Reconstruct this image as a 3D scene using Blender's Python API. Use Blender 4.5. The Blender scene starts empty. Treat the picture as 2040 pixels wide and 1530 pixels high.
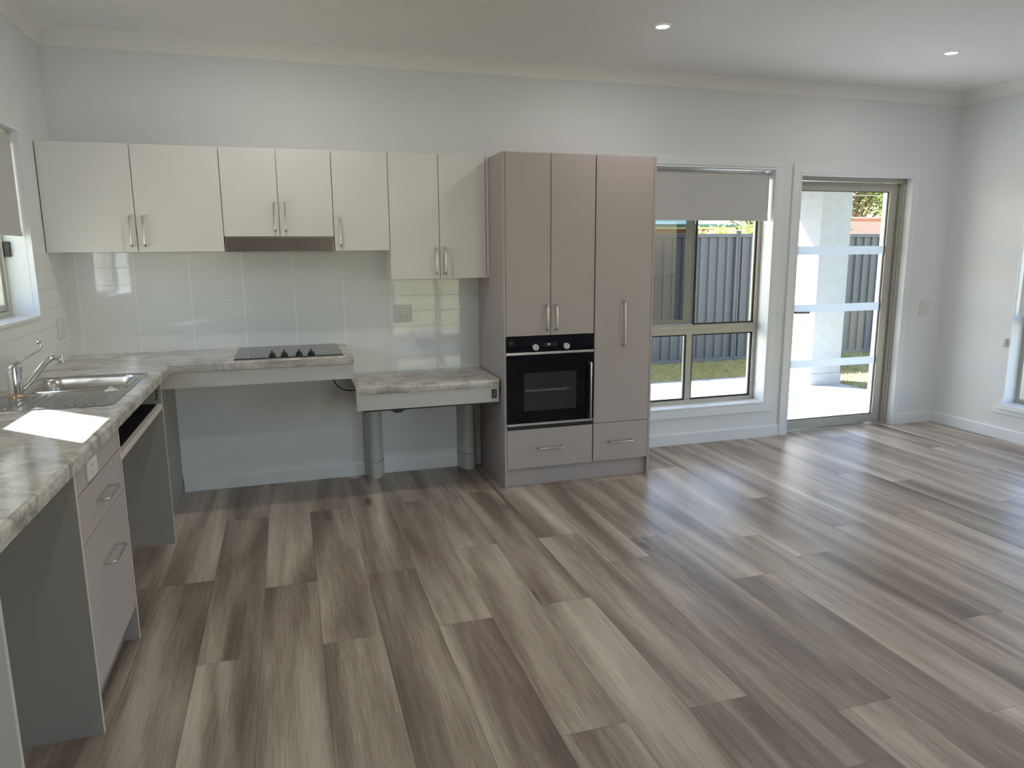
import bpy, bmesh, math, random
from mathutils import Vector, Matrix
random.seed(7)
S = bpy.context.scene
COL = S.collection
PI = math.pi

# ------------------------------------------------------------------ materials
def s2l(c):
    return tuple(((v/255)/12.92 if v/255 <= .04045 else ((v/255+.055)/1.055)**2.4) for v in c)
def hexc(*c): return s2l(c)+(1,)
MATS = {}
def nt(name):
    m = bpy.data.materials.new(name); m.use_nodes = True
    n = m.node_tree; n.nodes.clear()
    out = n.nodes.new('ShaderNodeOutputMaterial')
    MATS[name] = m
    return m, n.nodes, n.links, out
def inp(node, key, val):
    node.inputs[key].default_value = val
def plain(name, col, rough=.5, metal=0, spec=.5, bump=0, bscale=200, var=0, vscale=3, emit=None, es=0, coat=0):
    m, N, L, out = nt(name)
    p = N.new('ShaderNodeBsdfPrincipled'); L.new(p.outputs[0], out.inputs[0])
    inp(p, 'Base Color', col); inp(p, 'Roughness', rough); inp(p, 'Metallic', metal)
    inp(p, 'Specular IOR Level', spec); inp(p, 'Coat Weight', coat)
    tc = N.new('ShaderNodeTexCoord')
    if bump:
        no = N.new('ShaderNodeTexNoise'); inp(no, 'Scale', bscale); inp(no, 'Detail', 2)
        L.new(tc.outputs['Object'], no.inputs[0])
        b = N.new('ShaderNodeBump'); inp(b, 'Strength', bump); inp(b, 'Distance', .001)
        L.new(no.outputs[0], b.inputs['Height']); L.new(b.outputs[0], p.inputs['Normal'])
    if var:
        n2 = N.new('ShaderNodeTexNoise'); inp(n2, 'Scale', vscale); inp(n2, 'Detail', 4)
        L.new(tc.outputs['Object'], n2.inputs[0])
        mr = N.new('ShaderNodeMapRange'); inp(mr, 'To Min', 1-var); inp(mr, 'To Max', 1+var)
        L.new(n2.outputs[0], mr.inputs[0])
        mx = N.new('ShaderNodeVectorMath'); mx.operation = 'SCALE'; mx.inputs[0].default_value = col[:3]
        L.new(mr.outputs[0], mx.inputs['Scale']); L.new(mx.outputs[0], p.inputs['Base Color'])
    if emit:
        inp(p, 'Emission Color', emit); inp(p, 'Emission Strength', es)
    return m

WALL = plain('wall_paint', (.755,.782,.805,1), .75, spec=.2, bump=.12, bscale=350, var=.012)
CEIL = plain('ceiling_paint', (.86,.85,.83,1), .85, spec=.15, bump=.1, bscale=250)
TRIM = plain('white_gloss_trim', (.78,.81,.84,1), .32, spec=.4)
WHITE = plain('white_laminate', (.76,.755,.745,1), .36, spec=.45, bump=.05, bscale=600)
GREIGE = plain('greige_laminate', (.43,.385,.372,1), .42, spec=.4, bump=.1, bscale=500, var=.02)
EDGE = plain('pale_edge_banding', (.62,.57,.52,1), .5)
PALE = plain('pale_apron_laminate', (.57,.555,.535,1), .4, spec=.4)
DRAWF = plain('greige_drawer_laminate', (.44,.40,.385,1), .42, spec=.4)
BASEC = plain('shaded_base_laminate', (.33,.31,.29,1), .45, spec=.35)  # greige darkened so the colour carries the knee-space shade
CHROME = plain('brushed_nickel', (.62,.60,.58,1), .22, 1)
TAPM = plain('polished_chrome', (.82,.83,.84,1), .05, 1)
BRASS = plain('brass_ring', (.75,.52,.28,1), .25, 1)
BLACKG = plain('black_glass', (.004,.004,.006,1), .04, spec=.25)
HOBG = plain('hob_glass', (.018,.02,.02,1), .05, spec=.9)
OVWIN = plain('oven_window_glass', (.024,.024,.025,1), .12, spec=.5)
BLACK = plain('black_plastic', (.008,.008,.008,1), .35)
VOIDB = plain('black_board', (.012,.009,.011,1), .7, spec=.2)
RUBBER = plain('black_rubber', (.01,.01,.01,1), .5)
PLATE = plain('switch_plate_plastic', (.72,.71,.69,1), .3)
ALU = plain('champagne_aluminium', (.47,.455,.40,1), .38, .35)
ALUK = plain('backlit_sash_aluminium', (.27,.28,.25,1), .4, .3)  # frame aluminium darkened, its backlit shade put into the colour
ALUD = plain('weather_seal', (.03,.03,.028,1), .6)
POWD = plain('white_powdercoat', (.52,.53,.50,1), .4, spec=.4)
FABR = plain('blind_fabric', (.56,.56,.56,1), .9, spec=.1, bump=.25, bscale=900)
GREY = plain('grey_knob_plastic', (.62,.62,.60,1), .35)
SILV = plain('silver_strip', (.50,.46,.44,1), .28, 1)
HANDG = plain('dull_grey_metal', (.16,.15,.15,1), .35, .8)
def glow(name, col, st):
    m, N, L, out = nt(name)
    e = N.new('ShaderNodeEmission'); inp(e, 'Color', col); inp(e, 'Strength', st); L.new(e.outputs[0], out.inputs[0]); return m
LAMP = glow('lamp_diffuser_lit', (1,.86,.78,1), 9)
DIGIT = glow('lit_digits', (.85,.95,1,1), 1.1)
DIGDIM = plain('display_window', (.02,.023,.03,1), .12)
PRINTG = plain('printed_grey_mark', (.10,.10,.11,1), .4)
PRINTW = plain('printed_white_mark', (.6,.6,.6,1), .4)

def glassm(name, tint=(.95,.98,.97,1), ior=1.45):
    m, N, L, out = nt(name)
    t = N.new('ShaderNodeBsdfTransparent'); inp(t, 'Color', tint)
    g = N.new('ShaderNodeBsdfGlossy'); inp(g, 'Roughness', .0)
    f = N.new('ShaderNodeFresnel'); inp(f, 'IOR', ior)
    mx = N.new('ShaderNodeMixShader')
    ge = N.new('ShaderNodeNewGeometry'); inv = N.new('ShaderNodeMath'); inv.operation = 'SUBTRACT'; inv.inputs[0].default_value = 1; L.new(ge.outputs['Backfacing'], inv.inputs[1])
    mu = N.new('ShaderNodeMath'); mu.operation = 'MULTIPLY'; L.new(f.outputs[0], mu.inputs[0]); L.new(inv.outputs[0], mu.inputs[1])
    L.new(mu.outputs[0], mx.inputs[0]); L.new(t.outputs[0], mx.inputs[1]); L.new(g.outputs[0], mx.inputs[2]); L.new(mx.outputs[0], out.inputs[0])
    return m
GLASS = glassm('window_glass')
def meshm():
    m, N, L, out = nt('fly_screen_mesh')
    t = N.new('ShaderNodeBsdfTransparent'); d = N.new('ShaderNodeBsdfDiffuse'); inp(d, 'Color', (.05,.055,.07,1))
    tc = N.new('ShaderNodeTexCoord'); sp = N.new('ShaderNodeSeparateXYZ'); L.new(tc.outputs['Object'], sp.inputs[0])
    mul = N.new('ShaderNodeMath'); mul.operation = 'MULTIPLY'; mul.inputs[1].default_value = 2*PI/.011
    L.new(sp.outputs[2], mul.inputs[0])
    sn = N.new('ShaderNodeMath'); sn.operation = 'SINE'; L.new(mul.outputs[0], sn.inputs[0])
    mr = N.new('ShaderNodeMapRange'); inp(mr, 'From Min', -1.); inp(mr, 'To Min', .38); inp(mr, 'To Max', .62); L.new(sn.outputs[0], mr.inputs[0])
    mx = N.new('ShaderNodeMixShader'); L.new(mr.outputs[0], mx.inputs[0])
    L.new(t.outputs[0], mx.inputs[1]); L.new(d.outputs[0], mx.inputs[2]); L.new(mx.outputs[0], out.inputs[0])
    return m
SCREEN = meshm()
def frostm():
    m, N, L, out = nt('frosted_film')
    d = N.new('ShaderNodeBsdfDiffuse'); inp(d, 'Color', (.75,.8,.85,1))
    t = N.new('ShaderNodeBsdfTranslucent'); inp(t, 'Color', (.8,.85,.9,1))
    mx = N.new('ShaderNodeMixShader'); inp(mx, 0, .6); L.new(d.outputs[0], mx.inputs[1]); L.new(t.outputs[0], mx.inputs[2]); L.new(mx.outputs[0], out.inputs[0])
    return m
FROST = frostm()
def marble(name, boost=1.0, sc=(1,1,1)):
    m, N, L, out = nt(name)
    p = N.new('ShaderNodeBsdfPrincipled'); L.new(p.outputs[0], out.inputs[0])
    inp(p, 'Roughness', .10); inp(p, 'Specular IOR Level', .55)
    tc = N.new('ShaderNodeTexCoord'); mp = N.new('ShaderNodeMapping'); inp(mp, 'Scale', sc); L.new(tc.outputs['Object'], mp.inputs[0])
    n0 = N.new('ShaderNodeTexNoise'); inp(n0, 'Scale', 2.2); inp(n0, 'Detail', 5); inp(n0, 'Roughness', .6); L.new(mp.outputs[0], n0.inputs[0])
    mixv = N.new('ShaderNodeMix'); mixv.data_type = 'VECTOR'; mixv.inputs[0].default_value = .16*boost
    L.new(mp.outputs[0], mixv.inputs[4]); L.new(n0.outputs[1], mixv.inputs[5])
    n1 = N.new('ShaderNodeTexNoise'); inp(n1, 'Scale', 7.5); inp(n1, 'Detail', 7); inp(n1, 'Roughness', .62); inp(n1, 'Distortion', 1.2*boost); L.new(mixv.outputs[1], n1.inputs[0])
    r1 = N.new('ShaderNodeValToRGB'); e = r1.color_ramp.elements
    e[0].position = .26; e[0].color = hexc(118,114,112); e[1].position = .74; e[1].color = hexc(216,212,207)
    a = e.new(.44); a.color = hexc(180,174,167); a = e.new(.55); a.color = hexc(206,200,192)
    L.new(n1.outputs[0], r1.inputs[0])
    n2 = N.new('ShaderNodeTexNoise'); inp(n2, 'Scale', 5.5); inp(n2, 'Detail', 6); inp(n2, 'Distortion', 2.2*boost); L.new(mixv.outputs[1], n2.inputs[0])
    s = N.new('ShaderNodeMath'); s.operation = 'SUBTRACT'; s.inputs[1].default_value = .5; L.new(n2.outputs[0], s.inputs[0])
    ab = N.new('ShaderNodeMath'); ab.operation = 'ABSOLUTE'; L.new(s.outputs[0], ab.inputs[0])
    r2 = N.new('ShaderNodeMapRange'); inp(r2, 'From Min', 0); inp(r2, 'From Max', .022); inp(r2, 'To Min', .70); inp(r2, 'To Max', 1); L.new(ab.outputs[0], r2.inputs[0])
    mx = N.new('ShaderNodeVectorMath'); mx.operation = 'SCALE'; L.new(r1.outputs[0], mx.inputs[0]); L.new(r2.outputs[0], mx.inputs['Scale'])
    L.new(mx.outputs[0], p.inputs['Base Color'])
    return m
MARBLE = marble('marble_laminate', 1.0, (.75, 1.5, 1.7))
def steelm():
    m, N, L, out = nt('brushed_steel')
    p = N.new('ShaderNodeBsdfPrincipled'); L.new(p.outputs[0], out.inputs[0])
    inp(p, 'Metallic', 1); inp(p, 'Base Color', (.56,.53,.50,1)); inp(p, 'Roughness', .24); inp(p, 'Anisotropic', .4)
    return m
STEEL = steelm()
DECK = plain('sink_deck_steel', (.40,.385,.37,1), .26, 1)
RIM = plain('bright_steel_rim', (.78,.77,.75,1), .12, 1)
HOODS = plain('hood_steel', (.36,.30,.28,1), .2, 1)

def tiles(name, axis):
    m, N, L, out = nt(name)
    p = N.new('ShaderNodeBsdfPrincipled'); L.new(p.outputs[0], out.inputs[0])
    inp(p, 'Specular IOR Level', .5)
    g = N.new('ShaderNodeNewGeometry'); sp = N.new('ShaderNodeSeparateXYZ'); L.new(g.outputs['Position'], sp.inputs[0])
    def lines(src, off, per, w):
        a = N.new('ShaderNodeMath'); a.operation = 'SUBTRACT'; L.new(src, a.inputs[0]); a.inputs[1].default_value = off - 20*per
        b = N.new('ShaderNodeMath'); b.operation = 'MODULO'; L.new(a.outputs[0], b.inputs[0]); b.inputs[1].default_value = per
        c = N.new('ShaderNodeMath'); c.operation = 'SUBTRACT'; L.new(b.outputs[0], c.inputs[0]); c.inputs[1].default_value = per/2
        d = N.new('ShaderNodeMath'); d.operation = 'ABSOLUTE'; L.new(c.outputs[0], d.inputs[0])
        r = N.new('ShaderNodeMapRange'); inp(r, 'From Min', per/2-w*1.3); inp(r, 'From Max', per/2-w*.5); L.new(d.outputs[0], r.inputs[0]); return r
    u = lines(sp.outputs[0 if axis == 'x' else 1], .065, .306 if axis == 'x' else 40.0, .0032)
    v = lines(sp.outputs[2], .909, .1035, .0012)
    mx = N.new('ShaderNodeMath'); mx.operation = 'MAXIMUM'; L.new(u.outputs[0], mx.inputs[0]); L.new(v.outputs[0], mx.inputs[1])
    cm = N.new('ShaderNodeMix'); cm.data_type = 'RGBA'; cm.inputs[6].default_value = (.84,.86,.85,1); cm.inputs[7].default_value = ((.97,.97,.95,1) if axis == 'x' else (.62,.62,.60,1))
    L.new(mx.outputs[0], cm.inputs[0]); L.new(cm.outputs[2], p.inputs['Base Color'])
    rr = N.new('ShaderNodeMapRange'); inp(rr, 'To Min', .04); inp(rr, 'To Max', .6); L.new(mx.outputs[0], rr.inputs[0]); L.new(rr.outputs[0], p.inputs['Roughness'])
    no = N.new('ShaderNodeTexNoise'); inp(no, 'Scale', 14); inp(no, 'Detail', 1); L.new(g.outputs['Position'], no.inputs[0])
    b1 = N.new('ShaderNodeBump'); inp(b1, 'Strength', .25); inp(b1, 'Distance', .0012); L.new(no.outputs[0], b1.inputs['Height'])
    b2 = N.new('ShaderNodeBump'); b2.invert = True; inp(b2, 'Strength', .6); inp(b2, 'Distance', .001); L.new(mx.outputs[0], b2.inputs['Height']); L.new(b1.outputs[0], b2.inputs['Normal'])
    L.new(b2.outputs[0], p.inputs['Normal'])
    return m
TILEX = tiles('glazed_tiles_back', 'x'); TILEY = tiles('glazed_tiles_left', 'y')

def woodfloor():
    m, N, L, out = nt('vinyl_plank_oak')
    p = N.new('ShaderNodeBsdfPrincipled'); L.new(p.outputs[0], out.inputs[0])
    uv = N.new('ShaderNodeUVMap'); uv.uv_map = 'plank'
    at = N.new('ShaderNodeAttribute'); at.attribute_name = 'seed'
    su = N.new('ShaderNodeSeparateXYZ'); L.new(uv.outputs[0], su.inputs[0])
    sa = N.new('ShaderNodeSeparateColor'); L.new(at.outputs['Color'], sa.inputs[0])
    def M(op, a, b=None, c=None):
        n = N.new('ShaderNodeMath'); n.operation = op
        for i, x in enumerate((a, b, c)):
            if x is None: continue
            if isinstance(x, (int, float)): n.inputs[i].default_value = x
            else: L.new(x, n.inputs[i])
        return n.outputs[0]
    X = M('ADD', su.outputs[0], M('MULTIPLY', sa.outputs[0], 40)); Y = M('ADD', su.outputs[1], M('MULTIPLY', sa.outputs[1], 40))
    def vec(sx, sy, z=0):
        c = N.new('ShaderNodeCombineXYZ'); L.new(M('MULTIPLY', X, sx), c.inputs[0]); L.new(M('MULTIPLY', Y, sy), c.inputs[1]); c.inputs[2].default_value = z; return c.outputs[0]
    def noise(v, sc, det, dist=0, ro=.5):
        n = N.new('ShaderNodeTexNoise'); inp(n, 'Scale', sc); inp(n, 'Detail', det); inp(n, 'Distortion', dist); inp(n, 'Roughness', ro); L.new(v, n.inputs[0]); return n.outputs[0]
    broad = noise(vec(6.0, .5), 1, 2.2, .45)
    mid = noise(vec(26, 1.6, 3), 1, 4, .8)
    fine = noise(vec(170, 5, 7), 1, 4, .3, .65)
    hair = noise(vec(420, 9, 11), 1, 2, 0)
    # knots
    vo = N.new('ShaderNodeTexVoronoi'); inp(vo, 'Scale', 1); L.new(vec(4.4, 1.25, 5), vo.inputs[0])
    vo2 = N.new('ShaderNodeTexVoronoi'); inp(vo2, 'Scale', 1); L.new(vec(4.4, 1.25, 5), vo2.inputs[0])
    kd = vo.outputs['Distance']
    sc = N.new('ShaderNodeSeparateColor'); L.new(vo.outputs['Color'], sc.inputs[0])
    rare = M('LESS_THAN', sc.outputs[0], .42)
    kn = N.new('ShaderNodeMapRange'); inp(kn, 'From Min', .03); inp(kn, 'From Max', .13); inp(kn, 'To Min', 1); inp(kn, 'To Max', 0); L.new(kd, kn.inputs[0])
    knot = M('MULTIPLY', kn.outputs[0], rare)
    kw = N.new('ShaderNodeMapRange'); inp(kw, 'From Min', .0); inp(kw, 'From Max', .42); inp(kw, 'To Min', 1); inp(kw, 'To Max', 0); L.new(kd, kw.inputs[0])
    rings = M('MULTIPLY', M('MULTIPLY', M('ADD', M('SINE', M('MULTIPLY', M('ADD', kd, M('MULTIPLY', mid, .12)), 150)), 0), M('MULTIPLY', kw.outputs[0], rare)), .05)
    t = M('ADD', M('MULTIPLY', broad, 1.5), M('MULTIPLY', mid, .28))
    t = M('ADD', t, M('MULTIPLY', M('SUBTRACT', fine, .5), .62)); t = M('ADD', t, .21); t = M('ADD', t, M('MULTIPLY', hair, .16))
    t = M('ADD', t, M('MULTIPLY', sa.outputs[2], .16)); t = M('ADD', t, rings)
    t = M('SUBTRACT', t, M('MULTIPLY', knot, .7))
    t = M('SUBTRACT', t, M('MULTIPLY', M('MULTIPLY', kw.outputs[0], rare), .18))
    t = M('SUBTRACT', t, .755)
    r = N.new('ShaderNodeValToRGB'); e = r.color_ramp.elements
    e[0].position = .08; e[0].color = hexc(104,91,82); e[1].position = .92; e[1].color = hexc(217,206,190)
    for pos, c in ((.32,(134,119,107)), (.50,(162,148,134)), (.68,(189,176,161))):
        a = e.new(pos); a.color = hexc(*c)
    L.new(t, r.inputs[0])
    # seams
    su2 = M('MINIMUM', M('ABSOLUTE', su.outputs[0]), M('ABSOLUTE', M('SUBTRACT', su.outputs[0], .229)))
    sv = M('MINIMUM', M('ABSOLUTE', su.outputs[1]), M('ABSOLUTE', M('SUBTRACT', su.outputs[1], 1.53)))
    sd = M('MINIMUM', su2, sv)
    sm = N.new('ShaderNodeMapRange'); inp(sm, 'From Min', .0006); inp(sm, 'From Max', .0022); inp(sm, 'To Min', .62); inp(sm, 'To Max', 1); L.new(sd, sm.inputs[0])
    mx = N.new('ShaderNodeVectorMath'); mx.operation = 'SCALE'; L.new(r.outputs[0], mx.inputs[0]); L.new(sm.outputs[0], mx.inputs['Scale'])
    L.new(mx.outputs[0], p.inputs['Base Color'])
    rg = N.new('ShaderNodeMapRange'); inp(rg, 'To Min', .27); inp(rg, 'To Max', .40); L.new(fine, rg.inputs[0]); L.new(rg.outputs[0], p.inputs['Roughness'])
    inp(p, 'Specular IOR Level', .5)
    b = N.new('ShaderNodeBump'); inp(b, 'Strength', .25); inp(b, 'Distance', .0008); L.new(fine, b.inputs['Height']); L.new(b.outputs[0], p.inputs['Normal'])
    return m
FLOOR = woodfloor()

def noisecol(name, cols, scale, detail=4, rough=.9, bump=0, sc=(1,1,1)):
    m, N, L, out = nt(name)
    p = N.new('ShaderNodeBsdfPrincipled'); L.new(p.outputs[0], out.inputs[0]); inp(p, 'Roughness', rough); inp(p, 'Specular IOR Level', .2)
    tc = N.new('ShaderNodeTexCoord'); mp = N.new('ShaderNodeMapping'); inp(mp, 'Scale', sc); L.new(tc.outputs['Object'], mp.inputs[0])
    no = N.new('ShaderNodeTexNoise'); inp(no, 'Scale', scale); inp(no, 'Detail', detail); L.new(mp.outputs[0], no.inputs[0])
    r = N.new('ShaderNodeValToRGB'); e = r.color_ramp.elements
    e[0].position = .3; e[1].position = .7; e[0].color = cols[0]; e[1].color = cols[-1]
    if len(cols) == 3: a = e.new(.5); a.color = cols[1]
    L.new(no.outputs[0], r.inputs[0]); L.new(r.outputs[0], p.inputs['Base Color'])
    if bump:
        b = N.new('ShaderNodeBump'); inp(b, 'Strength', bump); inp(b, 'Distance', .02); L.new(no.outputs[0], b.inputs['Height']); L.new(b.outputs[0], p.inputs['Normal'])
    return m
GROUND = noisecol('dry_lawn_soil', (hexc(104,104,68), hexc(156,146,108), hexc(126,134,82)), 6, 6, bump=.4)
BLADE = noisecol('grass_blade', (hexc(112,130,60), hexc(184,166,118), hexc(140,156,82)), 9, 3)
CONC = noisecol('pale_concrete', (hexc(158,158,156), hexc(172,172,170)), 5, 6, .8)
KERB = noisecol('grey_kerb', (hexc(132,134,134), hexc(150,152,152)), 8, 4, .85)
RENDER = noisecol('white_render', (hexc(160,161,161), hexc(167,168,168)), 12, 4, .85)
FENCE = plain('grey_colour_steel', (.092,.094,.100,1), .5, .1)
LEAFA = noisecol('leaf_green', (hexc(86,112,40), hexc(166,180,78), hexc(128,148,60)), 3, 2, .6)
LEAFB = noisecol('leaf_deep', (hexc(70,100,50), hexc(140,160,84), hexc(100,130,64)), 2, 2, .6)
LEAFY = noisecol('leaf_yellow', (hexc(150,156,60), hexc(206,204,96)), 4, 2, .6)
BARK = noisecol('bark', (hexc(90,76,62), hexc(140,124,108)), 8, 4)
TEAL = plain('teal_roof_steel', (.24,.40,.38,1), .35, .2)
TEALD = plain('teal_gutter', (.07,.16,.15,1), .4)
CREAM = plain('cream_soffit', (.62,.60,.42,1), .7)
DARKW = plain('dark_window', (.02,.025,.03,1), .1)
def brickm():
    m, N, L, out = nt('red_brick')
    p = N.new('ShaderNodeBsdfPrincipled'); L.new(p.outputs[0], out.inputs[0]); inp(p, 'Roughness', .9)
    g = N.new('ShaderNodeNewGeometry'); sp = N.new('ShaderNodeSeparateXYZ'); L.new(g.outputs['Position'], sp.inputs[0])
    c = N.new('ShaderNodeCombineXYZ'); L.new(sp.outputs[0], c.inputs[0]); L.new(sp.outputs[2], c.inputs[1])
    b = N.new('ShaderNodeTexBrick'); inp(b, 'Scale', 1); inp(b, 'Brick Width', .24); inp(b, 'Row Height', .086); inp(b, 'Mortar Size', .01)
    inp(b, 'Color1', hexc(150,84,62)); inp(b, 'Color2', hexc(176,108,80)); inp(b, 'Mortar', hexc(176,160,146))
    L.new(c.outputs[0], b.inputs[0]); L.new(b.outputs[0], p.inputs['Base Color']); return m
BRICK = brickm()
TERRA = plain('terracotta_tile', (.50,.235,.14,1), .8, var=.2, vscale=4)

# ------------------------------------------------------------------ geometry helpers
def BM(): return bmesh.new()
def box(bm, x0, x1, y0, y1, z0, z1, bev=0, seg=2):
    vs = [bm.verts.new((x, y, z)) for x in (x0, x1) for y in (y0, y1) for z in (z0, z1)]
    q = [(0,1,3,2), (4,6,7,5), (0,4,5,1), (2,3,7,6), (0,2,6,4), (1,5,7,3)]
    fs = [bm.faces.new([vs[i] for i in f]) for f in q]
    if bev:
        es = list({e for f in fs for e in f.edges})
        bmesh.ops.bevel(bm, geom=es, offset=bev, segments=seg, affect='EDGES', profile=.5)
    return bm
def prism(bm, pts, axis, a, b):
    """pts: 2-D outline; axis 'x','y','z' = extrusion axis from a to b."""
    def P(p, t):
        return {'x': (t, p[0], p[1]), 'y': (p[0], t, p[1]), 'z': (p[0], p[1], t)}[axis]
    v0 = [bm.verts.new(P(p, a)) for p in pts]; v1 = [bm.verts.new(P(p, b)) for p in pts]
    n = len(pts)
    bm.faces.new(v0); bm.faces.new(v1[::-1])
    for i in range(n): bm.faces.new((v0[i], v1[i], v1[(i+1) % n], v0[(i+1) % n]))
    return bm
def tube(bm, path, r, seg=12, cap=True):
    path = [Vector(p) for p in path]; rings = []
    rr = r if isinstance(r, (list, tuple)) else [r]*len(path)
    t0 = (path[1]-path[0]).normalized()
    up = Vector((0,0,1)) if abs(t0.z) < .9 else Vector((0,1,0))
    nrm = t0.cross(up).normalized()
    for i, p in enumerate(path):
        if i == 0: t = path[1]-path[0]
        elif i == len(path)-1: t = path[-1]-path[-2]
        else: t = (path[i+1]-path[i]).normalized()+(path[i]-path[i-1]).normalized()
        t.normalize()
        nrm = (nrm - t*nrm.dot(t)).normalized(); bn = t.cross(nrm)
        rings.append([bm.verts.new(p + (nrm*math.cos(a)+bn*math.sin(a))*rr[i]) for a in [2*PI*k/seg for k in range(seg)]])
    for i in range(len(rings)-1):
        for k in range(seg):
            bm.faces.new((rings[i][k], rings[i][(k+1) % seg], rings[i+1][(k+1) % seg], rings[i+1][k]))
    if cap:
        bm.faces.new(rings[0][::-1]); bm.faces.new(rings[-1])
    return bm
def arcpts(pts, rad, n=5):
    """round the inner corners of a polyline"""
    pts = [Vector(p) for p in pts]; out = [pts[0]]
    for i in range(1, len(pts)-1):
        a, b, c = pts[i-1], pts[i], pts[i+1]
        d1 = (a-b).normalized(); d2 = (c-b).normalized()
        r = min(rad, (a-b).length*.49, (c-b).length*.49)
        p1, p2 = b+d1*r, b+d2*r
        for k in range(n+1):
            t = k/n; out.append(p1*(1-t)**2 + b*2*t*(1-t) + p2*t*t)
    out.append(pts[-1]); return out
def disc(bm, c, r, axis='z', h=.002, seg=24, r2=None):
    c = Vector(c); d = {'x': Vector((1,0,0)), 'y': Vector((0,1,0)), 'z': Vector((0,0,1))}[axis]
    tube(bm, [c, c+d*h], [r, r if r2 is None else r2], seg); return bm
def obj(name, bm, mat, parent=None, smooth=False, kind=None):
    bmesh.ops.recalc_face_normals(bm, faces=bm.faces)
    if parent is not None:
        off = parent.matrix_world.translation if parent.parent is None else parent.get('_w')
        o3 = Vector(parent['_o'])
        bmesh.ops.translate(bm, verts=bm.verts, vec=-o3)
    else:
        cs = [v.co for v in bm.verts]
        o3 = Vector(((min(c.x for c in cs)+max(c.x for c in cs))/2, (min(c.y for c in cs)+max(c.y for c in cs))/2, min(c.z for c in cs)))
        if kind == 'world': o3 = Vector((0,0,0))
        bmesh.ops.translate(bm, verts=bm.verts, vec=-o3)
    me = bpy.data.meshes.new(name); bm.to_mesh(me); bm.free()
    if smooth:
        for p in me.polygons: p.use_smooth = True
        try: me.set_sharp_from_angle(angle=math.radians(40))
        except Exception: pass
    for mm in (mat if isinstance(mat, (list, tuple)) else [mat]): me.materials.append(mm)
    o = bpy.data.objects.new(name, me); COL.objects.link(o)
    o['_o'] = list(o3)
    if parent is not None: o.parent = parent
    else: o.location = o3
    return o
def thing(name, label, cat, loc, group=None, kind=None):
    o = bpy.data.objects.new(name, None); COL.objects.link(o); o.empty_display_size = .05
    o.location = loc; o['_o'] = list(loc); o['label'] = label; o['category'] = cat
    if group: o['group'] = group
    if kind: o['kind'] = kind
    return o
def tag(o, label, cat, group=None, kind=None):
    o['label'] = label; o['category'] = cat
    if group: o['group'] = group
    if kind: o['kind'] = kind
    return o
def struct(name, bm, mat, label=None, smooth=False):
    o = obj(name, bm, mat, smooth=smooth); o['kind'] = 'structure'
    if label: o['label'] = label
    return o
def B(*a, **k): return box(BM(), *a, **k)

# ------------------------------------------------------------------ key dimensions
H = 2.743; W = 6.6366; YB = -7.2; TH = .24
GZ = -.17                                    # outside ground level
wx0, wx1, wz0, wz1 = 3.60, 4.8815, .281, 2.118      # back window opening
dx0, dx1, dz1 = 5.095, 6.2072, 2.083                # door opening
ly0, ly1, lz0, lz1 = -1.795, -.582, 1.188, 2.118    # left window opening
ry0, ry1, rz0, rz1 = -2.45, -.650, .281, 2.118      # right window opening

# ------------------------------------------------------------------ floor planks
def make_floor():
    bm = BM(); uvl = bm.loops.layers.uv.new('plank'); cl = bm.faces.layers.float_color.new('seed') if hasattr(bm.faces.layers, 'float_color') else None
    cl = bm.loops.layers.float_color.new('seed')
    pw, pl, X0 = .229, 1.53, .149-.229*2
    known = {2+0: -1.35, 3: -1.44, 4: -1.44, 5: -.655, 6: -1.60, 7: -.645, 8: -1.605, 9: -.65, 10: -1.44, 11: -.61, 12: -1.44, 14: -1.60}
    ncol = int((W-X0)/pw)+2
    for c in range(ncol):
        xa = X0+c*pw; k = c-2
        off = None
        key = {1: -1.44, 2: -1.44, 3: -.655, 4: -1.60, 5: -.645, 6: -1.605, 7: -.65, 8: -1.44, 9: -.61, 10: -1.44, 11:-.3, 12: -1.60}.get(k)
        off = key if key is not None else -random.choice([.2,.65,1.0,1.35,.45,1.2])-random.random()*.1
        y = off + pl*2
        while y > YB-.1:
            ya, yb = y-pl, y
            x0c, x1c, y0c, y1c = max(xa, -.02), min(xa+pw, W+.02), max(ya, YB-.02), min(yb, .02)
            if k >= 21 and k <= 26: y1c = min(yb, .10)
            if x1c > x0c and y1c > y0c:
                seed = (random.random(), random.random(), random.random(), 1)
                vs = [bm.verts.new((x, yy, 0)) for x, yy in ((x0c,y0c),(x1c,y0c),(x1c,y1c),(x0c,y1c))]
                f = bm.faces.new(vs)
                for lp in f.loops:
                    lp[uvl].uv = (lp.vert.co.x-xa, lp.vert.co.y-ya); lp[cl] = seed
            y -= pl
    bmesh.ops.recalc_face_normals(bm, faces=bm.faces)
    top = list(bm.faces)
    for f in top:
        if f.normal.z < 0: f.normal_flip()
    # slab body below the planks
    box(bm, -.02, W+.02, YB-.02, .02, -.12, -.003)
    me = bpy.data.meshes.new('floor'); bm.to_mesh(me); bm.free(); me.materials.append(FLOOR)
    o = bpy.data.objects.new('floor', me); COL.objects.link(o); o['kind'] = 'structure'
    o['label'] = 'grey-brown oak-look plank floor'
make_floor()

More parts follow.
